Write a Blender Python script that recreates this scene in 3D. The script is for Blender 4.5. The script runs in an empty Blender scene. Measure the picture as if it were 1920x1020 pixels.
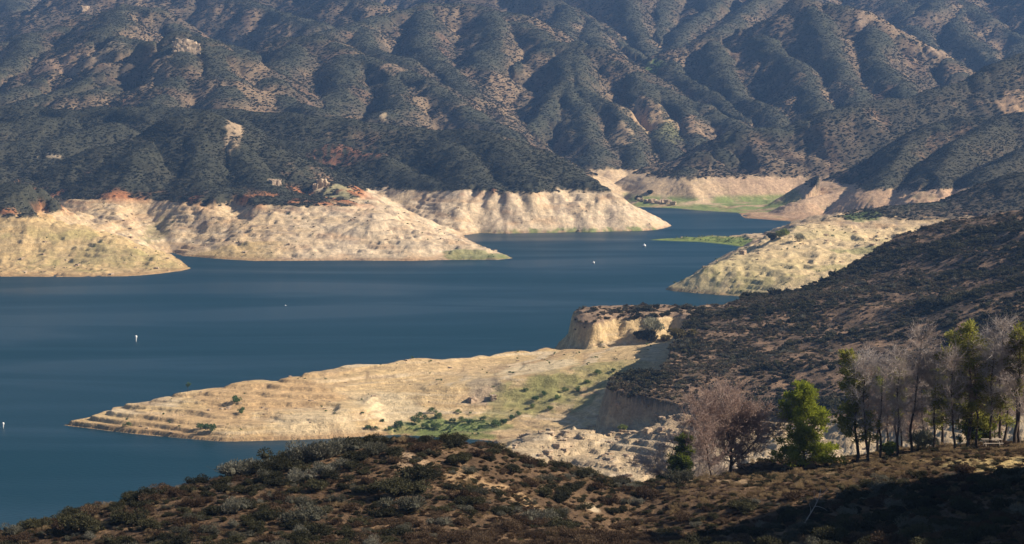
import bpy, bmesh, math, random
import numpy as np
from mathutils import Vector, Matrix

sc = bpy.context.scene
col = sc.collection
rad = math.radians

# ------------------------------------------------------------------ camera
FPX, HCAM = 4516.0, 130.0            # focal length in photograph pixels, camera height over the lake
PITCH = math.atan(406.0 / FPX)
CP, SP = math.cos(PITCH), math.sin(PITCH)
cam_d = bpy.data.cameras.new('camera')
cam_d.sensor_width = 36.0
cam_d.lens = 36.0 * FPX / 1920.0
cam_d.clip_start = 1.0
cam_d.clip_end = 20000.0
cam = bpy.data.objects.new('camera', cam_d)
cam.location = (0, 0, HCAM)
cam.rotation_euler = (rad(90) - PITCH, 0, 0)
col.objects.link(cam)
sc.camera = cam

# ------------------------------------------------------------------ sky, sun, exposure
SUN_EL, SUN_AZ = rad(33.0), rad(91.0)        # azimuth from +Y (view direction) clockwise
sdir = Vector((math.sin(SUN_AZ) * math.cos(SUN_EL), math.cos(SUN_AZ) * math.cos(SUN_EL), math.sin(SUN_EL)))
world = bpy.data.worlds.new('World')
sc.world = world
world.use_nodes = True
wn = world.node_tree
sky = wn.nodes.new('ShaderNodeTexSky')
sky.sky_type = 'NISHITA'
sky.sun_disc = False
sky.sun_elevation = SUN_EL
sky.sun_rotation = SUN_AZ
sky.altitude = 450
sky.air_density = 1.0
sky.dust_density = 0.6
sky.ozone_density = 1.5
wn.nodes['Background'].inputs['Strength'].default_value = 0.05
wn.links.new(sky.outputs[0], wn.nodes['Background'].inputs['Color'])
sun_d = bpy.data.lights.new('sun', 'SUN')
sun_d.energy = 5.0
sun_d.angle = rad(0.5)
sun_d.color = (1.0, 0.87, 0.70)
sun = bpy.data.objects.new('sun', sun_d)
sun.rotation_euler = sdir.to_track_quat('Z', 'Y').to_euler()
sun.location = sdir * 3000
col.objects.link(sun)
sc.view_settings.view_transform = 'Standard'
sc.view_settings.look = 'None'
sc.view_settings.exposure = 0.75
sc.view_settings.gamma = 1.0
sc.cycles.max_bounces = 4
sc.cycles.diffuse_bounces = 2
sc.cycles.glossy_bounces = 2
sc.cycles.transparent_max_bounces = 8
sc.cycles.volume_bounces = 0
sc.cycles.use_denoising = True
HAZE = 0.00007

# ------------------------------------------------------------------ geometry of the view
def ray(px, py):
    r, u = (px - 960.0) / FPX, (510.0 - py) / FPX
    return r, CP + u * SP, -SP + u * CP

def P(px, py, D):                    # the point at ground distance D seen at a pixel
    a, b, c = ray(px, py)
    return (a / b * D, D, HCAM + c / b * D)

def W(px, py):                       # the point of the lake level (z = 0)
    a, b, c = ray(px, py)
    t = -HCAM / c
    return (a * t, b * t)

# ------------------------------------------------------------------ noise
_rs = np.random.RandomState(7)
PERM = np.concatenate([_rs.permutation(256)] * 2).astype(np.int32)
GX = np.cos(np.arange(16) * np.pi / 8 + .2).astype(np.float32)
GY = np.sin(np.arange(16) * np.pi / 8 + .2).astype(np.float32)

def pnoise(x, y, seed=0):
    x = np.asarray(x, np.float32) + np.float32(seed * 17.37)
    y = np.asarray(y, np.float32) + np.float32(seed * 31.71)
    xf, yf = np.floor(x), np.floor(y)
    xi, yi = xf.astype(np.int32) & 255, yf.astype(np.int32) & 255
    fx, fy = x - xf, y - yf
    u = fx * fx * fx * (fx * (fx * 6 - 15) + 10)
    v = fy * fy * fy * (fy * (fy * 6 - 15) + 10)
    x1, y1 = (xi + 1) & 255, (yi + 1) & 255
    def g(a, b, dx, dy):
        h = PERM[PERM[a] + b] & 15
        return GX[h] * dx + GY[h] * dy
    n0 = g(xi, yi, fx, fy); n1 = g(x1, yi, fx - 1, fy)
    m0 = g(xi, y1, fx, fy - 1); m1 = g(x1, y1, fx - 1, fy - 1)
    a = n0 + u * (n1 - n0); b = m0 + u * (m1 - m0)
    return (a + v * (b - a)) * 1.5

def fbm(x, y, scale, octs=4, seed=0, gain=.5):
    s = np.zeros_like(x, np.float32); a, f, t = 1.0, 1.0 / scale, 0.0
    for k in range(octs):
        s += a * pnoise(x * f, y * f, seed + k); t += a
        a *= gain; f *= 2.03
    return s / t

def ridged(x, y, scale, octs=3, seed=0):
    s = np.zeros_like(x, np.float32); a, f, t = 1.0, 1.0 / scale, 0.0
    for k in range(octs):
        s += a * (1 - np.abs(pnoise(x * f, y * f, seed + k))); t += a
        a *= .5; f *= 2.03
    return s / t

def sst(a, b, x):
    t = np.clip((x - a) / (b - a), 0, 1)
    return t * t * (3 - 2 * t)

def smax(a, b, k):
    h = np.clip(k - np.abs(a - b), 0, None) / k
    return np.maximum(a, b) + h * h * k * .25

def smin(a, b, k):
    return -smax(-a, -b, k)

# ------------------------------------------------------------------ the lake's outline (x, y, shore slope)
lake = []
def sh(slope, *pts):
    for p in pts:
        lake.append((*W(p[0], p[1]), slope) if len(p) == 2 else ((p[0] - 960) / FPX * p[2], p[2], slope))
sh(.34, (-500, 522), (-200, 521), (0, 519), (150, 519), (230, 518), (300, 513), (340, 508))
sh(.36, (356, 503), (345, 494), (328, 483), (316, 477))
sh(.42, (322, 474), (345, 480), (400, 485), (480, 489))
sh(.34, (560, 489), (640, 488), (780, 489), (860, 487))
sh(.3, (930, 487), (962, 484), (930, 474), (900, 460), (872, 446))
sh(.9, (866, 441), (900, 437), (950, 438), (1000, 437), (1040, 436), (1080, 435), (1110, 436), (1150, 434), (1195, 433), (1225, 431))
sh(.5, (1250, 427), (1260, 424), (1245, 415), (1218, 402), (1195, 392))
sh(.1, (1190, 388), (1225, 389), (1270, 391), (1300, 394), (1350, 397), (1385, 399))
sh(.3, (1392, 404), (1400, 409), (1440, 412), (1500, 417), (1560, 421), (1570, 425))
sh(.25, (1540, 428), (1500, 433), (1470, 438), (1455, 442))
sh(.12, (1430, 443.5), (1380, 444.5), (1300, 446.5), (1250, 448), (1215, 450), (1260, 452), (1310, 454), (1350, 457), (1385, 461), (1408, 464))
sh(.5, (1385, 470), (1362, 481), (1340, 491), (1300, 514), (1268, 533), (1250, 543))
sh(.5, (1262, 546), (1290, 549), (1340, 553), (1400, 556), (1450, 560))
sh(.5, (1550, 0, 1270), (1680, 0, 1210), (1600, 0, 1130), (1500, 0, 1075), (1400, 0, 1040), (1300, 0, 1012), (1200, 0, 1008), (1110, 0, 1004), (1062, 0, 990), (1046, 0, 975))
sh(.6, (1030, 0, 985), (980, 0, 980), (900, 0, 962), (820, 0, 948), (700, 0, 932), (560, 0, 912), (450, 0, 895), (380, 0, 884), (270, 0, 872), (180, 0, 860))
sh(.5, (122, 797), (150, 801), (200, 808), (250, 814), (330, 821), (420, 828), (480, 827))
sh(.6, (520, 826), (620, 823), (700, 817))
sh(.15, (740, 815), (800, 818), (870, 822), (925, 826))
sh(.3, (930, 838), (890, 850), (800, 870), (700, 895), (600, 920), (450, 960), (200, 1010), (0, 1050), (-300, 1080), (-600, 1090), (-900, 900), (-900, 600))
LAKE = np.array(lake, np.float32)

# ------------------------------------------------------------------ ridges: slope, crest radius, gully depth, [(px, py, D)...]
RIDGES = []
def ridge(slope, r, gul, *pts):
    k = 1.12 if pts[0][2] > 1790 else 1.0
    RIDGES.append((slope * k, r, gul * .5, np.array([P(*p) for p in pts], np.float32)))
# left lobe and cove
ridge(.5, 14, .1, (-300, 325, 1640), (-120, 338, 1600), (0, 346, 1575), (50, 346, 1565), (90, 354, 1557), (130, 374, 1548), (160, 400, 1537))
ridge(.4, 10, .1, (160, 400, 1537), (230, 430, 1512), (300, 470, 1487), (350, 500, 1474))
ridge(.5, 10, .2, (110, 345, 1790), (190, 356, 1745), (240, 364, 1728))
# second lobe
ridge(.3, 40, .1, (345, 364, 1682), (400, 352, 1692), (480, 358, 1682), (560, 367, 1668), (640, 381, 1652), (700, 392, 1637), (790, 403, 1602))
ridge(.3, 8, .1, (790, 403, 1602), (850, 432, 1577), (900, 459, 1557), (945, 483, 1543))
# first hill
ridge(.5, 16, .16, (0, 348, 1740), (80, 332, 1790), (130, 307, 1800), (200, 275, 1820), (300, 237, 1840), (340, 219, 1845), (375, 212, 1850), (405, 222, 1842), (430, 240, 1830), (500, 275, 1810), (560, 312, 1785), (620, 342, 1760), (690, 372, 1730))
ridge(.5, 12, .16, (375, 212, 1850), (368, 260, 1800), (372, 310, 1750), (380, 345, 1715))
ridge(.5, 12, .16, (300, 237, 1840), (250, 290, 1770), (240, 330, 1740))
ridge(.5, 12, .16, (430, 240, 1830), (470, 305, 1760), (510, 345, 1710))
# long dark ridge that ends in the pale nose
ridge(.5, 18, .3, (-300, 205, 2100), (0, 196, 2080), (80, 194, 2075), (150, 202, 2060), (300, 198, 2040), (360, 203, 2030), (430, 207, 2020), (560, 212, 2000), (640, 222, 1990), (700, 231, 1980), (800, 242, 1960), (880, 243, 1945), (930, 251, 1930), (990, 276, 1900), (1040, 301, 1880), (1110, 333, 1850), (1150, 357, 1825))
ridge(.55, 8, .2, (1150, 357, 1825), (1200, 387, 1802), (1250, 421, 1780))
ridge(.6, 8, .3, (430, 207, 2020), (490, 256, 1935), (560, 262, 1925), (640, 272, 1915), (710, 285, 1900), (760, 312, 1875), (830, 345, 1835))
ridge(.5, 12, .35, (800, 242, 1960), (870, 290, 1880), (900, 330, 1830), (920, 352, 1805))
ridge(.5, 12, .35, (930, 251, 1930), (980, 310, 1850), (1010, 350, 1810))
ridge(.45, 12, .3, (-200, 290, 1900), (0, 268, 1930), (100, 258, 1945), (200, 230, 1985))
ridge(.45, 12, .3, (-200, 240, 2000), (0, 232, 2010), (120, 215, 2040))
# upper left group
ridge(.52, 22, .4, (150, 172, 2260), (205, 155, 2310), (250, 112, 2360), (285, 71, 2400), (335, 58, 2410), (385, 73, 2390), (450, 101, 2350), (510, 148, 2300), (540, 186, 2250), (590, 206, 2200))
ridge(.46, 18, .4, (335, 58, 2410), (345, 112, 2310), (320, 160, 2240), (300, 195, 2180))
ridge(.46, 18, .4, (385, 73, 2390), (430, 140, 2270), (430, 185, 2200))
ridge(.52, 22, .4, (-100, 205, 2280), (0, 175, 2340), (60, 148, 2400), (110, 112, 2450), (160, 75, 2490), (205, 64, 2500), (260, 76, 2480), (300, 95, 2450))
ridge(.46, 18, .4, (205, 64, 2500), (235, 90, 2430), (190, 130, 2350), (110, 165, 2290), (50, 188, 2250))
ridge(.52, 22, .4, (-300, 100, 2750), (0, 82, 2750), (60, 62, 2780), (125, 50, 2800), (170, 28, 2830), (225, 8, 2850), (290, 15, 2830), (340, 50, 2780), (400, 76, 2720), (470, 92, 2680))
ridge(.46, 18, .4, (225, 8, 2850), (220, 40, 2700), (180, 60, 2600)); ridge(.46, 18, .4, (60, 62, 2780), (40, 100, 2600), (-20, 140, 2450))
ridge(.5, 22, .4, (430, 130, 2420), (480, 96, 2550), (540, 68, 2580), (600, 68, 2560), (650, 90, 2520), (720, 118, 2470), (790, 147, 2400), (850, 186, 2330), (930, 233, 2250), (985, 264, 2180))
ridge(.45, 18, .4, (560, 68, 2580), (540, 120, 2450), (480, 180, 2320), (440, 205, 2240))
ridge(.45, 18, .4, (650, 90, 2520), (645, 150, 2390), (610, 200, 2280), (590, 212, 2240))
ridge(.45, 18, .4, (720, 118, 2470), (740, 170, 2350), (720, 215, 2260))
ridge(.5, 30, .4, (560, 75, 2720), (600, 58, 2760), (660, 44, 2850), (740, 20, 2950), (800, 8, 2990), (870, 5, 3000), (920, 12, 2980), (960, 26, 2940), (985, 48, 2880), (1015, 68, 2800), (1040, 90, 2720))
ridge(.5, 16, .4, (800, 8, 2990), (790, 70, 2780), (840, 130, 2580), (865, 172, 2450))
ridge(.5, 16, .4, (920, 12, 2980), (930, 70, 2780), (905, 120, 2620))
ridge(.5, 16, .4, (660, 44, 2850), (700, 85, 2690), (760, 110, 2570))
ridge(.5, 25, .4, (200, -60, 3300), (380, -30, 3250), (470, 5, 3150), (540, 22, 3060), (600, 44, 2900))
ridge(.5, 25, .4, (560, -60, 3400), (640, -15, 3250), (700, 5, 3100))
# centre hill with the cliffs
ridge(.52, 18, .5, (830, 215, 2450), (862, 185, 2530), (905, 148, 2630), (960, 121, 2670), (1010, 90, 2710), (1045, 78, 2730), (1078, 75, 2730), (1105, 85, 2710), (1140, 110, 2680), (1185, 135, 2650), (1240, 165, 2610), (1310, 191, 2570), (1370, 221, 2520), (1410, 245, 2470))
ridge(.52, 8, .5, (1062, 76, 2730), (1065, 145, 2580), (1035, 172, 2530), (1012, 212, 2460), (985, 246, 2400))
ridge(.52, 8, .5, (1078, 78, 2725), (1095, 158, 2550), (1160, 200, 2480), (1180, 265, 2370), (1190, 304, 2315))
ridge(.52, 8, .5, (1185, 135, 2650), (1230, 190, 2530), (1250, 250, 2420), (1260, 300, 2335))
ridge(.52, 8, .5, (1240, 165, 2610), (1295, 215, 2500), (1310, 265, 2410))
ridge(.52, 8, .5, (1065, 145, 2580), (1085, 210, 2450), (1110, 262, 2360), (1120, 300, 2300))
# behind the centre
ridge(.52, 20, .5, (900, -60, 3500), (960, -30, 3450), (1030, 0, 3350), (1060, 12, 3320), (1105, 36, 3250), (1150, 66, 3150), (1180, 90, 3080), (1215, 118, 3000))
ridge(.46, 16, .5, (1060, 12, 3320), (1050, 55, 3080), (1060, 70, 2960)); ridge(.46, 16, .5, (1105, 36, 3250), (1110, 75, 3000), (1140, 100, 2850))
ridge(.47, 9, .5, (1170, -60, 3600), (1180, 0, 3420), (1195, 50, 3260), (1215, 95, 3100))
ridge(.47, 9, .5, (1360, -50, 3600), (1340, 0, 3450), (1318, 24, 3370), (1285, 56, 3250), (1258, 100, 3080), (1240, 125, 3000))
ridge(.47, 9, .5, (1260, -60, 3700), (1250, -10, 3550), (1240, 30, 3400), (1232, 75, 3230))
ridge(.47, 9, .5, (1450, -40, 3500), (1400, 15, 3350), (1345, 55, 3180))
# the big hill, right of centre
ridge(.5, 30, .5, (1218, 142, 2860), (1255, 108, 2900), (1290, 85, 2930), (1340, 64, 2950), (1410, 44, 2960), (1470, 18, 2970), (1520, -5, 2980), (1585, 8, 2960), (1625, 32, 2930), (1670, 60, 2890), (1710, 85, 2860), (1755, 105, 2830), (1800, 133, 2780), (1850, 165, 2700))
ridge(.47, 9, .6, (1410, 44, 2960), (1460, 95, 2800), (1508, 122, 2700), (1517, 165, 2600), (1532, 212, 2500))
ridge(.47, 9, .6, (1340, 64, 2950), (1378, 175, 2650), (1440, 196, 2570), (1462, 236, 2480))
ridge(.47, 9, .6, (1520, -5, 2980), (1560, 100, 2750), (1588, 150, 2640), (1606, 190, 2540))
ridge(.47, 9, .6, (1625, 32, 2930), (1642, 105, 2750), (1680, 150, 2620), (1705, 182, 2560))
ridge(.47, 9, .6, (1255, 108, 2900), (1300, 150, 2750), (1360, 192, 2620), (1400, 228, 2530))
ridge(.52, 25, .5, (1580, -70, 3900), (1640, -20, 3700), (1700, 12, 3600), (1780, -10, 3700), (1860, 32, 3500), (1920, 72, 3400), (2150, 60, 3400))
ridge(.46, 18, .5, (1780, -10, 3700), (1800, 60, 3350), (1850, 92, 3200), (1870, 122, 3100)); ridge(.46, 18, .5, (1700, 12, 3600), (1732, 80, 3300), (1790, 115, 3150)); ridge(.46, 18, .5, (1920, 72, 3400), (1905, 110, 3100))
ridge(.45, 40, .4, (-600, -150, 4400), (0, -170, 4300), (400, -130, 4300), (960, -170, 4400), (1500, -150, 4400), (2000, -170, 4400), (2700, -150, 4300))
for k, px in enumerate(range(-150, 2200, 190)):
    ridge(.46, 18, .5, (px, -110, 4150), (px + 30 * (-1) ** k, -40, 3850), (px + 50 * (k % 3 - 1), 15, 3500))
# right of the far arm
ridge(.5, 14, .2, (1262, 350, 2110), (1285, 320, 2150), (1320, 282, 2190), (1350, 252, 2220), (1375, 237, 2240), (1410, 236, 2250), (1460, 240, 2250), (1510, 226, 2260), (1560, 206, 2270), (1610, 190, 2290), (1685, 183, 2310), (1740, 165, 2330), (1810, 150, 2350), (1840, 137, 2360), (1880, 115, 2380), (1920, 100, 2400), (2150, 50, 2450))
ridge(.5, 10, .2, (1500, 374, 1960), (1545, 340, 2000), (1575, 316, 2030), (1605, 305, 2040), (1660, 275, 2060), (1710, 255, 2080), (1760, 231, 2100), (1810, 216, 2110), (1850, 218, 2105), (1920, 212, 2100), (2150, 180, 2150))
ridge(.55, 8, .2, (1885, 217, 2100), (1810, 270, 2000), (1765, 318, 1925), (1740, 360, 1865))
ridge(.55, 8, .2, (1710, 255, 2080), (1690, 305, 1990), (1655, 345, 1935))
ridge(.55, 8, .2, (2000, 240, 2000), (1920, 275, 1945), (1860, 310, 1900), (1830, 350, 1850))
ridge(.12, 10, .1, (1475, 437, 1432), (1540, 414, 1500), (1600, 402, 1530), (1700, 388, 1550), (1770, 380, 1560), (1830, 372, 1562))
ridge(.4, 10, .2, (1830, 372, 1562), (1860, 355, 1568), (1890, 340, 1570), (1920, 325, 1570), (2150, 250, 1560))
# headland
ridge(.3, 5, .1, (1255, 541, 1341), (1310, 518, 1370), (1350, 496, 1410), (1385, 473, 1448), (1430, 456, 1450), (1480, 447, 1440), (1560, 450, 1412), (1640, 455, 1392), (1700, 457, 1380), (1900, 440, 1380))
# spit
ridge(.17, 3, .05, (124, 797, 848), (200, 781, 855), (270, 768, 860), (330, 741, 866), (400, 716, 872), (480, 699, 880), (560, 686, 888), (700, 674, 906), (780, 663, 918), (870, 655, 932), (960, 647, 946), (1045, 634, 960), (1140, 632, 960), (1230, 641, 950), (1300, 648, 945))
RIDGES.append((.12, 3, .05, np.array([(50, 752, 19), (55, 800, 21.5), (63, 850, 22), (71, 900, 22), (78, 935, 20)], np.float32)))
# rocky bank below the terrace
ridge(.42, 3, .3, (1400, 768, 712), (1300, 766, 722), (1230, 767, 738), (1160, 770, 737), (1100, 776, 733), (1040, 792, 724), (985, 812, 714), (935, 832, 706))

# scattered-point surfaces (thin-plate splines)
def tps(pts, lam=.5):
    p = np.array(pts, np.float64)
    n = len(p); s = 100.0
    X = p[:, :2] / s
    d2 = ((X[:, None] - X[None]) ** 2).sum(-1)
    K = .5 * d2 * np.log(d2 + 1e-9) + np.eye(n) * lam * 1e-3
    Q = np.c_[np.ones(n), X]
    A = np.zeros((n + 3, n + 3)); A[:n, :n] = K; A[:n, n:] = Q; A[n:, :n] = Q.T
    w = np.linalg.solve(A, np.r_[p[:, 2], 0, 0, 0])
    def f(x, y):
        x = x / s; y = y / s
        o = (w[n] + w[n + 1] * x + w[n + 2] * y).astype(np.float32)
        for k in range(n):
            q = (x - X[k, 0]).astype(np.float32) ** 2 + (y - X[k, 1]).astype(np.float32) ** 2
            o += np.float32(.5 * w[k]) * q * np.log(q + np.float32(1e-9))
        return o
    return f

near_pts = [P(*p) for p in (
    (-100, 1010, 190), (0, 985, 200), (100, 955, 203), (200, 925, 205), (300, 905, 208), (400, 885, 210), (480, 868, 213), (560, 850, 215), (650, 832, 220), (760, 820, 222), (850, 818, 225),
    (950, 835, 230), (1050, 858, 235), (1150, 882, 240), (1250, 903, 246),
    (0, 1020, 187), (200, 1020, 181), (400, 1020, 177), (400, 950, 192), (650, 1020, 173), (650, 920, 198), (850, 1020, 171), (850, 920, 197), (1000, 1020, 178), (1000, 930, 204), (1130, 1020, 203), (1180, 960, 222),
    (1300, 905, 248), (1450, 896, 247), (1560, 882, 245), (1700, 866, 242), (1800, 857, 243), (1920, 848, 244),
    (1380, 880, 272), (1510, 876, 266), (1610, 868, 264), (1750, 845, 272), (1900, 836, 274),
    (1400, 950, 222), (1500, 1020, 172), (1700, 1020, 150), (1920, 1020, 138), (1650, 930, 195), (1920, 925, 190), (1860, 885, 228))]
near_pts += [(x, y, z) for x, y, z in (
    (-70, 205, 84), (-110, 160, 84), (-40, 270, 66), (0, 290, 72), (20, 310, 68), (45, 320, 68), (75, 320, 72), (-60, 330, 48), (0, 370, 45), (60, 380, 44), (110, 350, 64), (120, 280, 86), (100, 200, 103), (72, 240, 90),
    (0, 100, 104), (0, 60, 111), (0, 30, 117), (0, 0, 123), (-60, 80, 98), (70, 90, 108), (95, 130, 110),
    (-80, 450, 20), (0, 480, 18), (80, 480, 20), (170, 450, 30), (0, 600, 3), (-90, 590, 2), (90, 620, 6), (200, 600, 20), (200, 300, 90), (-200, 400, 20), (-200, 200, 60), (300, 400, 80))]
for p in ((0, 985, 200), (200, 925, 205), (400, 885, 210), (560, 850, 215), (760, 820, 222), (850, 818, 225), (950, 835, 230), (1050, 858, 235), (1150, 882, 240), (1250, 903, 246)):
    a = P(*p); near_pts += [(a[0] * 1.05, a[1] + 12, a[2] - 4.5), (a[0] * 1.12, a[1] + 30, a[2] - 13)]
near_f = tps(near_pts)

ter_pts = [P(*p) for p in (
    (1140, 711, 752), (1170, 703, 760), (1235, 690, 772), (1262, 652, 828), (1290, 602, 895), (1340, 575, 932), (1400, 560, 965), (1500, 545, 990), (1560, 530, 1005), (1620, 506, 1020), (1660, 480, 1035), (1700, 456, 1048), (1750, 436, 1055), (1800, 426, 1055), (1850, 419, 1050), (1920, 412, 1040),
    (1340, 680, 800), (1500, 690, 775), (1500, 620, 850), (1650, 640, 815), (1650, 570, 905), (1800, 560, 890), (1920, 520, 880), (1920, 600, 790), (1800, 480, 985), (1400, 745, 740), (1600, 740, 730))]
ter_pts += [(150, 700, 30), (300, 700, 60), (330, 850, 75), (340, 1050, 80), (110, 690, 26)]
ter_f = tps(ter_pts)
TER = np.array([((px - 960) / FPX * D, D) for px, D in ((1150, 738), (1142, 750), (1172, 758), (1238, 770), (1258, 800), (1262, 828), (1285, 885), (1300, 910), (1345, 932), (1400, 968), (1500, 1000), (1700, 1075), (1900, 1075), (2400, 1060), (2600, 640), (1700, 690), (1450, 705), (1350, 715), (1260, 727), (1200, 733))], np.float32)
BLUFF = np.array([((px - 960) / FPX * D, D) for px, D in ((1080, 960), (1086, 952), (1098, 947), (1124, 943), (1160, 950), (1200, 953), (1260, 955), (1320, 940), (1400, 950), (1420, 1000), (1320, 996), (1200, 994), (1112, 990), (1090, 984))], np.float32)

SHADE_RISE = [(72, 60, 134), (82, 110, 141), (83, 170, 141), (82, 200, 137), (79, 211, 126), (76, 222, 112), (74, 234, 97)]   # unseen rise added right of view, shaped to shadow the near bank

def poly_dist(poly, x, y, slope=None):
    """signed distance to a closed polygon (negative inside) and blended edge values"""
    n = len(poly); best = np.full(x.shape, 1e12, np.float32); ins = np.zeros(x.shape, bool)
    sw = np.zeros(x.shape, np.float32); ss = np.zeros(x.shape, np.float32)
    for i in range(n):
        a, b = poly[i], poly[(i + 1) % n]
        ex, ey = b[0] - a[0], b[1] - a[1]
        L = ex * ex + ey * ey + 1e-9
        t = np.clip(((x - a[0]) * ex + (y - a[1]) * ey) / L, 0, 1)
        q = (x - a[0] - t * ex) ** 2 + (y - a[1] - t * ey) ** 2
        best = np.minimum(best, q)
        if slope is not None:
            w = 1.0 / (q + 16.0) ** 2
            sw += w; ss += w * (slope[i] + t * (slope[(i + 1) % n] - slope[i]))
        if a[1] != b[1]:
            c = ((a[1] > y) != (b[1] > y)) & (x < ex * (y - a[1]) / (ey if ey else 1e-9) + a[0])
            ins ^= c
    d = np.sqrt(best)
    d = np.where(ins, -d, d)
    return (d, ss / sw) if slope is not None else d

def strata(z, x, y, step, amt, seed):
    o = fbm(x, y, 60, 2, seed) * step * 1.2
    s = (z + o) / step
    f = s - np.floor(s)
    g = .12 * f + .88 * sst(.74, .98, f)
    return z + amt * step * (g - f)

RECESS = [P(318, 478, 1572), P(292, 440, 1622), P(262, 400, 1690)]          # side valley between the two left lobes
RING = 28.0
def ring_at(y): return RING - 6 * sst(1840, 1950, y)
def height(x, y):
    """terrain height, distance to shore, ring mask at flat arrays x, y"""
    x = x.astype(np.float32); y = y.astype(np.float32)
    z = np.full(x.shape, -30, np.float32)
    gulm = np.zeros(x.shape, np.float32); crest = np.zeros(x.shape, np.float32)
    far = y > 1000
    idx = np.nonzero(y > 620)[0]
    X, Y = x[idx], y[idx]
    amp = sst(1100, 1900, Y) * 13 + 1.0
    amp2 = sst(1100, 1900, Y) * 4
    wx = X + fbm(X, Y, 170, 3, 11) * amp + fbm(X, Y, 32, 2, 12) * amp2
    wy = Y + fbm(X, Y, 170, 3, 23) * amp + fbm(X, Y, 32, 2, 24) * amp2
    Z = np.full(X.shape, -30, np.float32); GM = np.zeros(X.shape, np.float32); CR = np.zeros(X.shape, np.float32)
    for k, (sl, r, gul, pts) in enumerate(RIDGES):
        zmax = pts[:, 2].max()
        reach = (zmax + 6) / sl + r * 2 + 20
        m = np.nonzero((wx > pts[:, 0].min() - reach) & (wx < pts[:, 0].max() + reach) & (wy > pts[:, 1].min() - reach) & (wy < pts[:, 1].max() + reach))[0]
        if not len(m): continue
        px, py = wx[m], wy[m]
        h = np.full(px.shape, -1e9, np.float32); dd = np.zeros(px.shape, np.float32)
        v = pts[-1] - pts[0]; v = v[:2] / (np.linalg.norm(v[:2]) + 1e-6)
        u_ = px * v[0] + py * v[1]; w_ = px * -v[1] + py * v[0]
        big = r / 16.0
        g1 = np.abs(pnoise(u_ / (55 + 45 * big), w_ / 200, 40 + k)) * 1.5
        g2 = np.abs(pnoise(u_ / 19, w_ / 80, 60 + k)) * 1.6
        msk = sst(-.35, .35, pnoise(px / 170, py / 170, 45))
        gn = (1 - np.clip(.72 * g1 + .28 * g2, 0, 1)) ** 1.4 * (.35 + .65 * msk)        # 1 in the gullies
        for i in range(len(pts) - 1):
            a, b = pts[i], pts[i + 1]
            ex, ey = b[0] - a[0], b[1] - a[1]
            L = ex * ex + ey * ey + 1e-6
            t = np.clip(((px - a[0]) * ex + (py - a[1]) * ey) / L, 0, 1)
            d = np.sqrt((px - a[0] - t * ex) ** 2 + (py - a[1] - t * ey) ** 2)
            de = np.sqrt(d * d + r * r) - r
            c = a[2] + t * (b[2] - a[2]) - sl * de
            up = c > h
            h = np.where(up, c, h); dd = np.where(up, d, dd)
        h = h - gul * gn * np.minimum(dd, 110) * sl * .75 * sst(4, 45, dd)
        zm = Z[m]
        GM[m] = np.where(h > zm, gul * gn * sst(10, 50, dd), GM[m])
        CR[m] = np.where(h > zm, sst(30, 6, dd + 10 * pnoise(px / 30, py / 30, 46)), CR[m])
        Z[m] = smax(zm, h, 2.0)
    z[idx] = Z; gulm[idx] = GM; crest[idx] = CR
    # near hillside
    m = np.nonzero(y < 760)[0]
    zn = near_f(x[m], y[m])
    zn = zn - .9 * sst(185, 205, y[m]) * sst(275, 250, y[m]) * sst(.075, .05, x[m] / y[m])
    px, py = x[m], y[m]
    for a, b in zip(SHADE_RISE[:-1], SHADE_RISE[1:]):
        ex, ey = b[0] - a[0], b[1] - a[1]
        t = np.clip(((px - a[0]) * ex + (py - a[1]) * ey) / (ex * ex + ey * ey), 0, 1)
        d = np.sqrt((px - a[0] - t * ex) ** 2 + (py - a[1] - t * ey) ** 2)
        zn = smax(zn, a[2] + t * (b[2] - a[2]) - 1.35 * (np.sqrt(d * d + 9) - 3) + 1.2 * pnoise(px / 7, py / 7, 99), 3.0)
    zn = zn - sst(600, 740, y[m]) * 30
    z[m] = np.maximum(z[m], zn)
    # shore
    slope = LAKE[:, 2]
    m = np.nonzero((y > 540) & (y < 2500))[0]
    X, Y = x[m], y[m]
    nz = fbm(X, Y, 40, 4, 5)
    d, s = poly_dist(LAKE, X, Y, slope)
    d = d + nz * np.where(Y > 1050, 4.0, 2.0)
    dist = np.full(x.shape, 900, np.float32); dist[m] = d
    Zm = z[m]
    floor = 1.0 + .025 * np.clip(d, 0, 400) + 1.2 * fbm(X, Y, 50, 3, 9) * sst(5, 40, d)
    Zm = smax(Zm, floor, 2.0)
    gl = ridged(X, Y, 36, 3, 71)
    ff = 1 - .75 * sst(1850, 1950, Y)
    S = s * np.clip(d, 0, None) * (1 + .35 * ff * fbm(X, Y, 55, 3, 33)) * (1 + ff * (.25 - .5 * gl)) + .9 * np.clip(d, 0, 1)
    S = np.where(s < .17, s * np.minimum(d, 40) + .55 * np.clip(d - 40, 0, None), S)
    S = S + np.clip(S - ring_at(Y), 0, None) * np.where(Y > 1840, 1.3, 1.7)
    Zl = smin(Zm, S, 2.0)
    Zl = np.where(d > 0, np.maximum(Zl, .25 * np.clip(d, 0, 2)), np.maximum(d * .35, -7))
    z[m] = Zl
    for a, b in zip(RECESS[:-1], RECESS[1:]):
        t = np.clip(((X - a[0]) * (b[0] - a[0]) + (Y - a[1]) * (b[1] - a[1])) / ((b[0] - a[0]) ** 2 + (b[1] - a[1]) ** 2), 0, 1)
        dv = np.sqrt((X - a[0] - t * (b[0] - a[0])) ** 2 + (Y - a[1] - t * (b[1] - a[1])) ** 2)
        z[m] = np.where(d > 0, smin(z[m], a[2] + t * (b[2] - a[2]) + .62 * np.clip(dv - 5, 0, None) + 1.5 * nz, 2.0), z[m])
    # terraces with cut banks
    m = np.nonzero((y > 660) & (y < 1130) & (x > 0))[0]
    X, Y = x[m], y[m]
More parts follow.
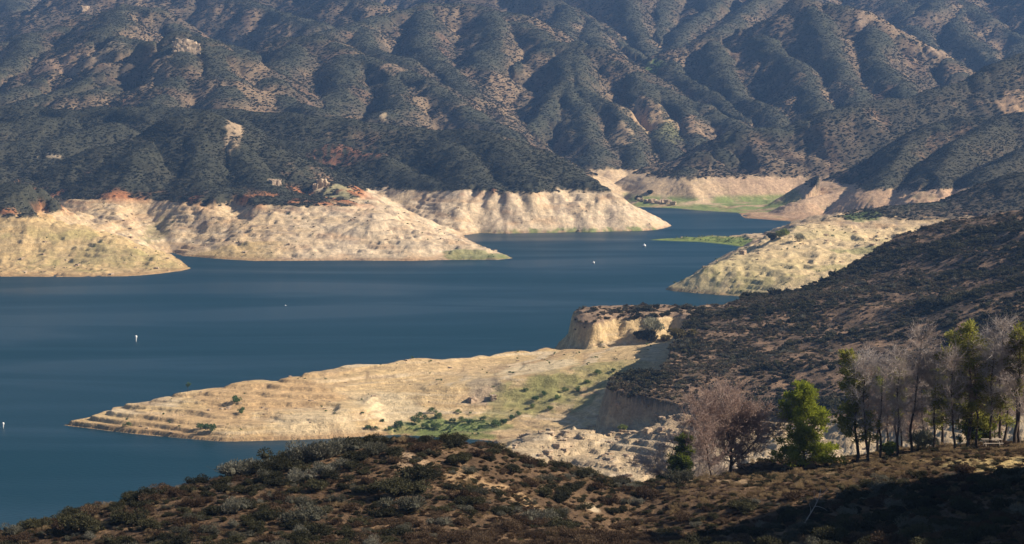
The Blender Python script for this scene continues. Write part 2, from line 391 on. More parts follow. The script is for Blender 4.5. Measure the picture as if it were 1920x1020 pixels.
    nz = fbm(X, Y, 14, 3, 51) * 2.5
    steep = sst(735, 745, Y)
    d = poly_dist(TER, X, Y) + nz
    top = ter_f(X, Y) + (fbm(X, Y, 90, 3, 61) * 5.0 + (ridged(X + .5 * Y, Y, 80, 2, 66) - .6) * 9) * sst(0, -60, d) + fbm(X, Y, 12, 3, 62) * .5
    rocky = sst(735, 715, Y)
    sl = 3.4 - 2.9 * rocky
    t1 = np.where(d < 0, top + np.maximum(d, -6) * .02, top - sl * d)
    d2 = poly_dist(BLUFF, X, Y) + fbm(X, Y, 13, 4, 52) * 5.5 + (ridged(X, Y * .6, 24, 2, 55) - .6) * 7
    top2 = 28.2 - 2.4 * sst(-7, .5, d2) + fbm(X, Y, 25, 3, 63) * 2.0 + np.maximum(d2, -12) * .1
    sl2 = np.where((Y > 975) & (X > 30), .9, 1.7 + .9 * fbm(X, Y, 20, 2, 56)) - 1.2 * sst(33, 50, X) * (Y < 975) + 1.0 * sst(36, 24, X)
    sl2 = np.maximum(sl2, .45)
    t2 = np.where(d2 < 0, top2, top2 - np.where(d2 < 2.2, sl2 * 1.5 * d2, sl2 * 3.3 + (.55 + .25 * sl2) * (d2 - 2.2)))
    Zm = np.maximum(z[m], np.maximum(t1, t2))
    inlake = dist[m] < -3
    z[m] = np.where(inlake, z[m], Zm)
    terr = np.zeros(x.shape, np.float32)
    terr[m] = np.maximum(sst(1.5, -1.0, d), sst(1.5, -1.0, d2))
    # branching gullies on the flanks
    m = np.nonzero((y > 1250) & (dist > 12) & (z > 16))[0]
    X, Y = x[m], y[m]
    qx = X + 14 * pnoise(X / 60, Y / 60, 131); qy = Y + 14 * pnoise(X / 60, Y / 60, 132)
    fl = (1 - .6 * sst(280, 330, X) * sst(2450, 2350, Y)) * (1 - .85 * crest[m]) * sst(-2, 18, z[m] - ring_at(Y)) * (.35 + .65 * sst(1900, 2300, Y))
    big_ = .75 + .9 * fbm(X, Y, 260, 2, 133)
    for sc_, am_, sd in ((120, 13.0, 141), (48, 6.0, 142), (20, 2.6, 143)):
        v = 1 - np.abs(pnoise(qx / sc_, qy / (sc_ * 1.5), sd)) * 1.7
        z[m] -= am_ * np.clip(v, 0, 1) ** 2.2 * fl * np.clip(big_, .1, 1.6)
    # detail
    m = np.nonzero((y > 1050) & (dist > 3))[0]
    X, Y = x[m], y[m]
    hi = sst(-4, 14, z[m] - ring_at(Y))
    z[m] += hi * (fbm(X, Y, 45, 4, 81) * 4.0 + fbm(X, Y, 9, 2, 85) * .8) + (1 - hi) * (fbm(X, Y, 9, 3, 82) * np.where(Y > 1900, .5, 1.3) + np.where(Y > 1900, .3, 1) * 2.6 * (ridged(X, Y * .6, 17, 3, 86) - .62)) * sst(3, 12, dist[m])
    ring = (z < ring_at(y) + 3) & (dist > 0)
    m = np.nonzero(ring & (y > 1050) & (z > .6))[0]
    lm = sst(-.15, .3, fbm(x[m], y[m], 38, 3, 98))
    z[m] = strata(z[m], x[m], y[m], 2.6, .75 * lm, 91)
    z[m] = strata(z[m], x[m] + 31, y[m], 1.1, .35, 97)
    m = np.nonzero((y > 640) & (y <= 1050) & (z > .3) & (terr < .5))[0]
    X, Y = x[m], y[m]
    rock = sst(748, 738, Y) * sst(8, 14, X)
    z[m] += fbm(X, Y, 12, 4, 92) * (.45 + 2.4 * rock)
    left = sst(-40, -70, X) * sst(905, 890, Y)
    am = .3 + .65 * left + .6 * rock
    lm = sst(-.3, .15, fbm(X, Y * .6, 30, 3, 99))
    z[m] = np.maximum(strata(z[m], X, Y, 1.6, am * (.55 + .45 * lm), 93), .1)
    z[m] = np.maximum(strata(z[m], X + 7, Y, .75, .75 * am, 94), .1)
    m = np.nonzero(y < 640)[0]
    X, Y = x[m], y[m]
    z[m] += fbm(X, Y, 22, 3, 95) * 1.0 + fbm(X, Y, 4, 3, 96) * .22
    return z, dist, terr, gulm, crest

# ------------------------------------------------------------------ terrain grid: a fan that is densest where it is seen
tc = np.linspace(-.228, .228, 732)
side = .228 + (np.linspace(0, 1, 40)[1:] ** 1.6) * .75
TC = np.r_[-side[::-1], tc, side].astype(np.float64)
RD = np.r_[np.arange(4, 60, 8), np.arange(60, 150, 3), np.arange(150, 312, .5), np.arange(312, 640, 6), np.arange(640, 690, 1.2), np.arange(690, 1010, .6), np.arange(1010, 1850, 1.5), np.arange(1850, 2900, 3.0), np.arange(2900, 5000, 9)]
NC, NR = len(TC), len(RD)
GXX = (RD[:, None] * TC[None]).ravel(); GYY = np.repeat(RD, NC)
GZ, GDIST, GTERR, GGUL, GCRE = height(GXX, GYY)
ZG = GZ.reshape(NR, NC)

def zat(x, y):
    """bilinear lookup of the terrain"""
    x = np.atleast_1d(np.asarray(x, np.float64)); y = np.atleast_1d(np.asarray(y, np.float64))
    j = np.clip(np.searchsorted(RD, y) - 1, 0, NR - 2)
    t = x / y
    i = np.clip(np.searchsorted(TC, t) - 1, 0, NC - 2)
    fy = np.clip((y - RD[j]) / (RD[j + 1] - RD[j]), 0, 1); fx = np.clip((t - TC[i]) / (TC[i + 1] - TC[i]), 0, 1)
    return (ZG[j, i] * (1 - fx) + ZG[j, i + 1] * fx) * (1 - fy) + (ZG[j + 1, i] * (1 - fx) + ZG[j + 1, i + 1] * fx) * fy

def hit(px, py, d0=100, d1=4500):
    """where the sight line through a pixel meets the ground"""
    a, b, c = ray(px, py)
    y = RD[(RD > d0) & (RD < d1)]
    x = a / b * y; zr = HCAM + c / b * y
    below = np.nonzero(zr <= np.maximum(zat(x, y), 0))[0]
    k = below[0] if len(below) else len(y) - 1
    return float(x[k]), float(y[k]), float(max(zat(x[k], y[k])[0], 0))

# ------------------------------------------------------------------ materials
def mat(name):
    m = bpy.data.materials.new(name); m.use_nodes = True
    nt = m.node_tree
    return m, nt, nt.nodes['Principled BSDF']

def N(nt, typ, **kw):
    n = nt.nodes.new(typ)
    for k, v in kw.items():
        if k.startswith('i_'): n.inputs[k[2:]].default_value = v
        else: setattr(n, k, v)
    return n

def ramp(nt, fac, stops):
    r = nt.nodes.new('ShaderNodeValToRGB')
    el = r.color_ramp.elements
    while len(el) < len(stops): el.new(.5)
    for e, (p, c) in zip(el, stops):
        e.position = p; e.color = (*c, 1) if len(c) == 3 else c
    nt.links.new(fac, r.inputs[0])
    return r.outputs[0]

def noise(nt, scale, detail=4, rough=.55, vec=None, dist=0):
    n = N(nt, 'ShaderNodeTexNoise'); n.inputs['Scale'].default_value = scale; n.inputs['Detail'].default_value = detail
    n.inputs['Roughness'].default_value = rough; n.inputs['Distortion'].default_value = dist
    if vec is not None: nt.links.new(vec, n.inputs['Vector'])
    return n.outputs['Fac']

def mixc(nt, fac, a, b, mode='MIX'):
    n = N(nt, 'ShaderNodeMix', data_type='RGBA', blend_type=mode)
    for sock, v in ((n.inputs[0], fac), (n.inputs[6], a), (n.inputs[7], b)):
        if hasattr(v, 'is_linked'): nt.links.new(v, sock)
        elif isinstance(v, (int, float)): sock.default_value = v
        else: sock.default_value = (*v, 1)
    return n.outputs[2]

def math_(nt, op, a, b=0.0, clamp=False):
    n = N(nt, 'ShaderNodeMath', operation=op, use_clamp=clamp)
    for s, v in ((n.inputs[0], a), (n.inputs[1], b)):
        if hasattr(v, 'is_linked'): nt.links.new(v, s)
        else: s.default_value = v
    return n.outputs[0]

def ZH(x, y): return (y > 1400) * (y < 2110) * (x < 130)        # the nearer, densely covered hills

# --- ground colours: an albedo map per vertex, broken up by node noise
def ground_albedo(x, y, z, dist, terr, gul, cre):
    n = len(x)
    C = np.zeros((n, 3), np.float32)
    def lay(mask, c):
        mk = np.clip(mask, 0, 1)[:, None].astype(np.float32)
        C[:] = C * (1 - mk) + np.asarray(c, np.float32) * mk
    x = x.astype(np.float32); y = y.astype(np.float32)
    n1 = fbm(x, y, 90, 4, 101); n2 = fbm(x, y, 25, 4, 102); n3 = fbm(x, y, 7, 3, 103); n5 = ridged(x, y * .5, 12, 3, 107) * 2 - 1.35
    # soil under the chaparral
    lay(np.ones(n), (.092, .074, .053))
    lay(sst(-.1, .4, n2) * .9, (.15, .098, .066))
    lay(sst(.0, .45, n1) * sst(-.05, .3, n3) * .8, (.26, .165, .105))
    r8 = sst(280, 330, x) * sst(2450, 2350, y)
    lay((1 - cre) * sst(-.15, .25, n1 + .45 * n3 + .25 * n2) * (y > 1950) * .7 * (1 - .8 * r8), (.225, .165, .105))
    lay(cre * .9, (.052, .056, .038))
    lay(ZH(x, y) * sst(.5, .25, n1 + .3 * n3) * .92, (.046, .047, .033))
    lay(r8 * sst(.45, .1, n1 + .4 * n3) * .8, (.058, .054, .038))
    lay(sst(.25, .7, gul) * sst(.0, .35, n2 + .4 * n3) * .85 * (y > 1800), (.34, .24, .15))
    # bare ring left by the falling lake
    edge = ring_at(y) + 2.5 * n2 + 1.5 * n3
    ringm = sst(edge + .8, edge - .8, z) * (y > 640) * (terr < .5)
    ringm = np.where((y < 1050), np.where(terr > .5, 0, 1) * (y > 640) * sst(30, 27, z), ringm)
    lay(ringm, (.52, .38, .20))
    lay(ringm * (y > 1380), (.53, .395, .235))
    wl = pnoise(z * 1.15 + .5 * n2, n1 * 2, 111)
    lay(ringm * sst(.12, .45, wl) * .45, (.36, .27, .18)); lay(ringm * sst(.15, .5, -wl) * .4, (.62, .54, .42))
    band = fbm(x * .15, z * 14 + n2 * 6, 12, 3, 104)
    lay(ringm * sst(.0, .5, band) * .55, (.60, .47, .30))
    lay(ringm * sst(.05, .5, -band) * .6, (.38, .25, .13))
    lay(ringm * sst(.15, .5, n2) * .5, (.42, .30, .19))
    pale = ringm * (y > 1450) * (y < 1900) * (x < 130) * sst(-180, -120, x)
    lay(pale * (.45 + .5 * n2), (.60, .49, .36))
    dkr = ringm * (y > 1300) * sst(.08, .3, fbm(x, y * .6, 13, 4, 105, .6) + .2 * band)
    lay(dkr * .7, (.25, .20, .155))
    vc = ringm * (y > 1400) * (y < 1900) * sst(.07, .0, np.abs(fbm(x, y * .35, 22, 3, 109))) * sst(-.1, .3, n2)
    lay(vc * .6, (.22, .17, .125))
    lay(ringm * (y > 1400) * (y < 1900) * sst(.1, .4, fbm(x, z * 6, 30, 3, 110)) * .45, (.46, .29, .16))
    # yellow left lobe
    lobe = ringm * sst(-135, -170, x) * (y > 1380) * (y < 1560)
    lay(lobe * .6, (.47, .34, .15))
    lay(lobe * sst(.1, .4, n2) * .6, (.36, .31, .13))
    # orange scarps at the top of the ring
    sc_ = sst(7, 1, np.abs(z - edge - 2)) * (x < 60) * (y > 1400) * (y < 1800) * sst(-.1, .3, n2 + .5 * n1)
    lay(sc_ * .8, (.40, .17, .075))
    # red bank right of the far arm
    red = ringm * sst(165, 200, x) * (y > 1800)
    lay(red * .65, (.42, .265, .175)); lay(red * sst(.1, .4, n2) * .6, (.30, .25, .13))
    lay(ringm * (y > 1950) * (x < 320) * .4, (.42, .31, .21))
    # headland: straw with green
    hd = ringm * (y > 1250) * (y < 1480) * (x > 80)
    lay(hd * .7, (.55, .43, .25)); lay(hd * sst(.0, .35, n1 + .5 * n2) * .5, (.42, .36, .18))
    spit_ = (y > 780) * (y < 990) * (z > .5) * (z < 24) * (terr < .5)
    for px, py, rx, ry, c, k in ((720, 765, 12, 18, (.56, .46, .30), .7), (600, 785, 16, 14, (.58, .46, .29), .7), (1000, 690, 16, 22, (.6, .5, .33), .7), (905, 725, 7, 14, (.33, .27, .19), .8), (905, 750, 6, 8, (.4, .3, .2), .8), (500, 745, 26, 25, (.47, .315, .165), .8), (850, 690, 25, 22, (.50, .36, .2), .6), (350, 790, 30, 16, (.44, .30, .16), .8)):
        X0, Y0 = hit(px, py, 640)[:2]
        q = np.sqrt(((x - X0) / rx) ** 2 + ((y - Y0) / ry) ** 2) + .6 * n2 + .3 * n3
        lay(sst(1.1, .7, q) * k * spit_, c)
    crk = sst(.045, .0, np.abs(fbm(x, y * .45, 26, 3, 108))) * sst(.0, .3, n2 + .1)
    lay(crk * spit_ * .6, (.25, .18, .11))
    # waterline: wet mud
    lay(sst(2.2, .5, z) * (dist > -4) * (y > 640) * (dist < 60) * .55, (.26, .15, .075))
    # grass
    def blob(cx, cy, rx, ry, c, k=1.0, rot=0):
        xx, yy = x - cx, y - cy
        q = np.sqrt((xx / rx) ** 2 + (yy / ry) ** 2) + .8 * n2 + .6 * n3
        lay(sst(1.0, .65, q) * k * (z > .02) * (sst(-.3, .1, n3 + .6 * n5) if cy > 1050 and c[0] > c[1] else 1), c)
    G1, G2 = (.12, .175, .05), (.24, .23, .09)
    far_flat = (y > 1985) * (y < 2200) * (x > 80) * (x < 320) * sst(9, 5, z)
    lay(far_flat * sst(-.35, .1, n2), (.20, .24, .085))
    spit = (y > 1600) * (y < 1760) * (x > 70) * (x < 230) * sst(3.5, 2, z)
    lay(spit, (.19, .23, .06))
    tip2 = ringm * (z < 3) * (y > 1500) * (y < 1800) * sst(-40, 20, x) * sst(-.2, .3, n3)
    lay(tip2 * .8, (.14, .19, .06))
    for px, py, rx, ry, c, k in ((800, 805, 14, 9, G1, .6), (860, 803, 16, 10, G1, .65), (920, 800, 10, 9, G1, .6), (870, 822, 12, 6, (.13, .18, .045), .7),
                                 (950, 770, 10, 18, G2, .6), (1010, 750, 12, 18, G2, .7), (1060, 740, 13, 18, G2, .7), (1110, 700, 12, 20, G2, .6), (1150, 690, 10, 22, G2, .5), (1030, 700, 10, 14, G2, .35)):
        X0, Y0 = W(px, py) if False else hit(px, py, 640)[:2]
        blob(X0, Y0, rx, ry, c, k)
    for px, py, rx, ry, c, k in ((230, 480, 60, 25, G2, .35), (290, 440, 10, 40, (.19, .18, .08), .6), (900, 480, 30, 9, G1, .6), (1420, 540, 30, 20, G2, .5), (1610, 505, 40, 12, G2, .55), (1620, 470, 22, 8, G1, .5), (1330, 500, 8, 16, G2, .6), (1480, 375, 10, 40, G1, .6), (1620, 405, 14, 30, G1, .6), (1300, 505, 6, 12, G1, .5),
                                 (640, 355, 14, 22, (.4, .36, .2), .7), (1225, 130, 14, 40, (.12, .18, .05), .8), (1245, 240, 20, 40, (.2, .2, .09), .5)):
        X0, Y0 = hit(px, py, 1050)[:2]
        blob(X0, Y0, rx, ry, c, k)
    # tan cliffs and outcrops on the far hills
    for px, py, rx, ry, c, k in ((1205, 235, 28, 60, (.42, .29, .17), .8), (1170, 250, 14, 40, (.42, .3, .18), .7), (1300, 235, 18, 40, (.36, .24, .15), .6), (1905, 200, 20, 30, (.42, .28, .17), .9),
                                 (440, 245, 8, 40, (.42, .31, .2), .8), (720, 215, 4, 12, (.42, .32, .2), .9), (735, 125, 16, 25, (.38, .26, .17), .6), (95, 292, 10, 3, (.4, .32, .22), .9), (600, 350, 7, 8, (.5, .42, .3), 1), (515, 343, 5, 5, (.5, .4, .27), .9),
                                 (650, 290, 45, 14, (.24, .11, .065), .8), (110, 120, 40, 40, (.3, .2, .14), .5), (25, 340, 8, 7, (.3, .16, .09), .7), (190, 105, 30, 40, (.3, .23, .15), .6), (1480, 160, 16, 40, (.33, .22, .14), .5), (1570, 170, 18, 50, (.33, .23, .15), .5), (1620, 45, 10, 40, (.4, .29, .2), .6), (1760, 95, 20, 30, (.4, .29, .2), .6), (230, 190, 14, 10, (.28, .15, .09), .7)):
        X0, Y0 = hit(px, py, 1050)[:2]
        blob(X0, Y0, rx, ry, c, k)
    # near hillside: dry grass strips and bare patches
    nr = y < 640
    lay(nr * 1.0, (.095, .062, .038)); lay(nr * sst(.0, .4, n3 + .4 * n2), (.165, .108, .064)); lay(nr * sst(.1, .5, n2) * .5, (.10, .068, .044))
    for px, py, rx, ry, c, k in ((1110, 955, 1.1, 2.2, (.50, .40, .27), 1), (960, 930, 2, 4, (.34, .23, .13), .8), (790, 878, 1.4, 4, (.36, .25, .16), .8), (750, 858, 1.4, 3, (.36, .26, .17), .8), (880, 905, 2.4, 5, (.31, .21, .12), .7),
                                 (1880, 872, 7, 8, (.40, .30, .14), 1), (1700, 868, 7, 2.2, (.28, .20, .10), .9), (1590, 880, 6, 2, (.26, .19, .1), .8), (1480, 893, 6, 1.6, (.3, .22, .12), .9), (1380, 903, 5, 1.6, (.28, .2, .12), .8), (1640, 862, 8, 5, (.3, .2, .09), .8)):
        X0, Y0 = hit(px, py, 120)[:2]
        blob(X0, Y0, rx, ry, c, k)
    rocky = (y > 660) * (y < 748) * (x > 0) * (terr < .5)
    lay(rocky, (.41, .32, .205)); lay(rocky * sst(.05, .4, n3) * .6, (.33, .25, .17)); lay(rocky * sst(.1, .4, band) * .5, (.55, .46, .34))
    # flat clay tops of the far terrace
    lay(sst(.5, .9, terr) * .9, (.10, .07, .048)); lay(sst(.5, .9, terr) * sst(-.05, .3, n3 + .5 * n2), (.21, .14, .092))
    bt = (y > 930) * (y < 1010) * (x > 15) * (x < 85) * (terr > .5)
    lay(bt * .75, (.30, .21, .14))
    bank = (y > 700) * (y < 1010) * (x > 20) * (terr < .5) * (z > 16) * sst(0, 6, z - 16)
    lay(bank * .8 * (y < 800), (.27, .2, .13)); lay(bank * .5 * (y >= 800), (.42, .31, .17))  # nearer cut bank gets a darker colour to deepen its shade
    return np.clip(C * 1.0, .01, .8)

GC = ground_albedo(GXX, GYY, GZ, GDIST, GTERR, GGUL, GCRE)

def ground_material():
    m, nt, b = mat('soil')
    at = N(nt, 'ShaderNodeAttribute', attribute_name='albedo')
    geo = N(nt, 'ShaderNodeNewGeometry')
    f1 = noise(nt, .35, 6, .65, geo.outputs['Position'])
    f2 = noise(nt, 1.7, 5, .6, geo.outputs['Position'])
    k = math_(nt, 'ADD', math_(nt, 'MULTIPLY', f1, 1.0), math_(nt, 'MULTIPLY', f2, .7))
    c = mixc(nt, 1.0, at.outputs['Color'], ramp(nt, k, [(.5, (.55, .52, .5)), (.85, (1, 1, 1)), (1.1, (1.35, 1.33, 1.28))]), 'MULTIPLY')
    nt.links.new(c, b.inputs['Base Color'])
    b.inputs['Roughness'].default_value = .95
    b.inputs['Specular IOR Level'].default_value = .1
    bp = N(nt, 'ShaderNodeBump'); bp.inputs['Strength'].default_value = .7; bp.inputs['Distance'].default_value = 1.0
    nt.links.new(k, bp.inputs['Height'])
    nt.links.new(bp.outputs[0], b.inputs['Normal'])
    return m
SOIL = ground_material()

def set_prop(o, label=None, cat=None, group=None, kind=None):
    if label: o['label'] = label
    if cat: o['category'] = cat
    if group: o['group'] = group
    if kind: o['kind'] = kind
    return o

def mesh_np(name, V, F, material, attr=None, smooth=True):
    """F: (n,3) or (n,4) int array"""
    me = bpy.data.meshes.new(name)
    nv, nf, k = len(V), len(F), F.shape[1]
    me.vertices.add(nv); me.vertices.foreach_set('co', np.ascontiguousarray(V, np.float32).ravel())
    me.loops.add(nf * k); me.loops.foreach_set('vertex_index', np.ascontiguousarray(F, np.int32).ravel())
    me.polygons.add(nf); me.polygons.foreach_set('loop_start', np.arange(0, nf * k, k, dtype=np.int32))
    me.polygons.foreach_set('use_smooth', np.full(nf, smooth, bool))
    me.update(calc_edges=True)
    if attr is not None:
        for nm, A in attr.items():
            if A.ndim == 2:
                a = me.attributes.new(nm, 'FLOAT_COLOR', 'POINT')
                a.data.foreach_set('color', np.c_[A, np.ones(len(A))].astype(np.float32).ravel())
            else:
                a = me.attributes.new(nm, 'FLOAT', 'POINT'); a.data.foreach_set('value', A.astype(np.float32))
    if material: me.materials.append(material)
    return me

def link(name, me, parent=None):
    o = bpy.data.objects.new(name, me); col.objects.link(o)
    if parent: o.parent = parent
    return o

rr, cc = np.meshgrid(np.arange(NR - 1), np.arange(NC - 1), indexing='ij')
q0 = (rr * NC + cc).ravel()
QUADS = np.c_[q0, q0 + 1, q0 + NC + 1, q0 + NC]
fy = GYY[q0]; fx = GXX[q0]
zone = np.where(fy < 640, 0, np.where(fy < 1090, 1, np.where((fy < 1790) & (fx > .055 * fy), 2, 3)))
V_ALL = np.c_[GXX, GYY, GZ]
for zi, nm in enumerate(('hillside', 'peninsula', 'headland', 'hills')):
    f = QUADS[zone == zi]
    u, inv = np.unique(f, return_inverse=True)
    o = link(nm, mesh_np(nm, V_ALL[u], inv.reshape(f.shape), SOIL, {'albedo': GC[u]}))
    o['kind'] = 'structure'

# ------------------------------------------------------------------ water
def water():
    m, nt, b = mat('lake_water')
    geo = N(nt, 'ShaderNodeNewGeometry')
    mp = N(nt, 'ShaderNodeMapping'); mp.inputs['Scale'].default_value = (.0035, .011, 1); mp.inputs['Rotation'].default_value = (0, 0, rad(8))
    nt.links.new(geo.outputs['Position'], mp.inputs['Vector'])
    lanes = noise(nt, 1.0, 3, .5, mp.outputs[0], .6)
    b.inputs['Base Color'].default_value = (.003, .030, .046, 1)
    nt.links.new(ramp(nt, lanes, [(.40, (.33,) * 3), (.47, (.40,) * 3), (.62, (.5,) * 3)]), b.inputs['Roughness'])
    b.inputs['IOR'].default_value = 1.33; b.inputs['Specular IOR Level'].default_value = .2; b.inputs['Specular Tint'].default_value = (.7, .9, 1, 1)
    w = noise(nt, .55, 3, .6, geo.outputs['Position'])
    bp = N(nt, 'ShaderNodeBump'); bp.inputs['Strength'].default_value = .25; bp.inputs['Distance'].default_value = .6
    nt.links.new(w, bp.inputs['Height']); nt.links.new(bp.outputs[0], b.inputs['Normal'])
    V = np.array([(-900, 560, 0), (700, 560, 0), (900, 2250, 0), (-1200, 2250, 0)])
    o = link('lake_water', mesh_np('lake_water', V, np.array([[0, 1, 2, 3]]), m)); o['kind'] = 'structure'
water()

# ------------------------------------------------------------------ small mesh builders (all quads)
rng = np.random.RandomState(3)

class QB:
    def __init__(s): s.V, s.F, s.n, s.A = [], [], 0, []
    def add(s, V, F, a=0.0):
        V = np.asarray(V, np.float64).reshape(-1, 3); F = np.asarray(F, np.int64).reshape(-1, 4)
        s.V.append(V); s.F.append(F + s.n); s.n += len(V)
        s.A.append(np.full(len(V), a) if np.isscalar(a) else a)
    def tube(s, pts, radii, k=6, a=0.0):
        pts = np.asarray(pts, float); m = len(pts)
        ang = np.linspace(0, 2 * np.pi, k, endpoint=False)
        rings = []
        for i in range(m):
            t = pts[min(i + 1, m - 1)] - pts[max(i - 1, 0)]
            t = t / (np.linalg.norm(t) + 1e-9)
            u = np.cross(t, (0, 0, 1.0)) if abs(t[2]) < .9 else np.cross(t, (1.0, 0, 0))
            u /= np.linalg.norm(u); w = np.cross(t, u)
            rings.append(pts[i] + radii[i] * (np.cos(ang)[:, None] * u + np.sin(ang)[:, None] * w))
        V = np.concatenate(rings)
        F = [(i * k + j, i * k + (j + 1) % k, (i + 1) * k + (j + 1) % k, (i + 1) * k + j) for i in range(m - 1) for j in range(k)]
        s.add(V, F, a)
    def cards(s, C, L, Wd, up=0.0, a=0.0, dirs=None):
        """leaf cards: centres C, lengths L, widths Wd, random directions biased by up"""
        n = len(C)
        d = rng.normal(size=(n, 3)) if dirs is None else dirs
        d[:, 2] += up
        d /= np.linalg.norm(d, axis=1)[:, None] + 1e-9
        r = rng.normal(size=(n, 3)); w = np.cross(d, r); w /= np.linalg.norm(w, axis=1)[:, None] + 1e-9
        L = np.broadcast_to(L, n)[:, None]; Wd = np.broadcast_to(Wd, n)[:, None]
        A_ = C - d * L * .5 - w * Wd * .3; B = C - d * L * .5 + w * Wd * .3
        D_ = C + d * L * .5 + w * Wd * .5; E = C + d * L * .5 - w * Wd * .5
        V = np.stack([A_, B, D_, E], 1).reshape(-1, 3)
        s.add(V, np.arange(4 * n).reshape(n, 4), np.repeat(np.broadcast_to(a, n), 4).astype(float))
    def twigs(s, S, E, w0, a=0.0):
        """thin tapering twigs from S to E: two crossed slivers each"""
        n = len(S); d = E - S
        for q in range(2):
            r = rng.normal(size=(n, 3)); w = np.cross(d, r); w /= np.linalg.norm(w, axis=1)[:, None] + 1e-9
            w *= np.broadcast_to(w0, n)[:, None] * .5
            V = np.stack([S - w, S + w, E + w * .35, E - w * .35], 1).reshape(-1, 3)
            s.add(V, np.arange(4 * n).reshape(n, 4), a)
    def box(s, c, sz, rz=0.0, a=0.0):
        x, y, z = np.array(sz) / 2
        V = np.array([(-x, -y, -z), (x, -y, -z), (x, y, -z), (-x, y, -z), (-x, -y, z), (x, -y, z), (x, y, z), (-x, y, z)])
        R = np.array([(math.cos(rz), -math.sin(rz), 0), (math.sin(rz), math.cos(rz), 0), (0, 0, 1)])
        s.add(V @ R.T + np.array(c), [(0, 3, 2, 1), (4, 5, 6, 7), (0, 1, 5, 4), (1, 2, 6, 5), (2, 3, 7, 6), (3, 0, 4, 7)], a)
    def lathe(s, prof, k=12, a=0.0):
        ang = np.linspace(0, 2 * np.pi, k, endpoint=False)
        V = np.concatenate([np.c_[r * np.cos(ang), r * np.sin(ang), np.full(k, z)] for r, z in prof])
        F = [(i * k + j, i * k + (j + 1) % k, (i + 1) * k + (j + 1) % k, (i + 1) * k + j) for i in range(len(prof) - 1) for j in range(k)]
        s.add(V, F, a)
    def blob(s, c, r, sub=3, amp=.25, freq=1.6, seed=0, a=0.0, flat=False):
        """cube-sphere lump with noise"""
        n = sub * 2 + 1; V, F = [], []
        lin = np.linspace(-1, 1, n)
        u, v = np.meshgrid(lin, lin, indexing='ij'); o = np.ones_like(u)
        for ax in range(3):
            for sg in (-1, 1):
                p = [u, v, o * sg]; p = np.stack(p[-ax:] + p[:-ax] if ax else p, -1).reshape(-1, 3)
                base = len(V) * n * n; V.append(p)
                for i in range(n - 1):
                    for j in range(n - 1):
                        f = [base + i * n + j, base + (i + 1) * n + j, base + (i + 1) * n + j + 1, base + i * n + j + 1]
                        F.append(f if sg > 0 else f[::-1])
        V = np.concatenate(V); V = V / np.linalg.norm(V, axis=1)[:, None]
        k = 1 + amp * (pnoise(V[:, 0] * freq + V[:, 2] * 1.7, V[:, 1] * freq - V[:, 2] * 1.3, seed) + .6 * pnoise(V[:, 0] * freq * 2.3 - V[:, 2] * 2.9, V[:, 1] * freq * 2.3 + V[:, 2] * 3.1, seed + 1))
        if flat:                                             # angular block
            q = np.abs(V); k = k / np.maximum(q.max(1), .62)
        s.add(V * k[:, None] * np.asarray(r) + np.asarray(c), F, a)
    def mesh(s, name, material, smooth=True):
        V = np.concatenate(s.V); F = np.concatenate(s.F); A = np.concatenate(s.A)
        return mesh_np(name, V, F, material, {'tone': A}, smooth)

# ------------------------------------------------------------------ plant materials
def plant_mat(name, stops, trans=.25, rough=.8, spread=.35):
    """leaf colour by plant (Object Info random) and by clump (tone)"""
    m, nt, b = mat(name)
    oi = N(nt, 'ShaderNodeObjectInfo'); at = N(nt, 'ShaderNodeAttribute', attribute_name='tone')
    k = math_(nt, 'ADD', math_(nt, 'MULTIPLY', oi.outputs['Random'], 1 - spread), math_(nt, 'MULTIPLY', at.outputs['Fac'], spread))
    c = ramp(nt, k, stops)
    nt.links.new(c, b.inputs['Base Color']); b.inputs['Roughness'].default_value = rough
    b.inputs['Specular IOR Level'].default_value = .15
    if trans:
        tr = N(nt, 'ShaderNodeBsdfTranslucent'); nt.links.new(c, tr.inputs['Color'])
        mx = N(nt, 'ShaderNodeMixShader'); mx.inputs[0].default_value = trans
        nt.links.new(b.outputs[0], mx.inputs[1]); nt.links.new(tr.outputs[0], mx.inputs[2])
        nt.links.new(mx.outputs[0], nt.nodes['Material Output'].inputs['Surface'])
    return m

M_FAR = plant_mat('chaparral_leaf', [(.0, (.030, .032, .023)), (.35, (.046, .048, .032)), (.6, (.056, .058, .04)), (.85, (.072, .064, .045)), (1, (.10, .078, .054))], 0)
M_MID = plant_mat('brush_leaf', [(.0, (.05, .041, .022)), (.35, (.085, .066, .037)), (.65, (.125, .097, .06)), (.85, (.085, .085, .04)), (1, (.19, .155, .11))], .15)
M_OLIVE = plant_mat('olive_leaf', [(0, (.022, .022, .013)), (.5, (.042, .041, .021)), (1, (.085, .08, .04))])
M_SAGE = plant_mat('sage_leaf', [(0, (.045, .044, .03)), (.5, (.10, .098, .072)), (1, (.21, .2, .16))])
M_DRY = plant_mat('dry_leaf', [(0, (.04, .026, .017)), (.5, (.08, .052, .032)), (1, (.17, .12, .075))])
M_GREEN = plant_mat('willow_leaf', [(0, (.05, .09, .04)), (.5, (.09, .15, .055)), (1, (.16, .21, .07))], .3)
M_YELLOW = plant_mat('yellow_leaf', [(0, (.16, .20, .05)), (1, (.26, .27, .08))], .3)
M_STRAW = plant_mat('straw', [(0, (.13, .09, .05)), (1, (.34, .25, .14))], .3)
M_PALE = plant_mat('pale_leaf', [(0, (.2, .2, .13)), (1, (.38, .36, .26))], .3)
M_OCHRE = plant_mat('ochre_leaf', [(0, (.10, .08, .03)), (1, (.2, .16, .06))], .3)
M_PINE = plant_mat('pine_needle', [(0, (.13, .155, .02)), (.5, (.25, .285, .03)), (1, (.36, .385, .05))], .5, spread=.9)
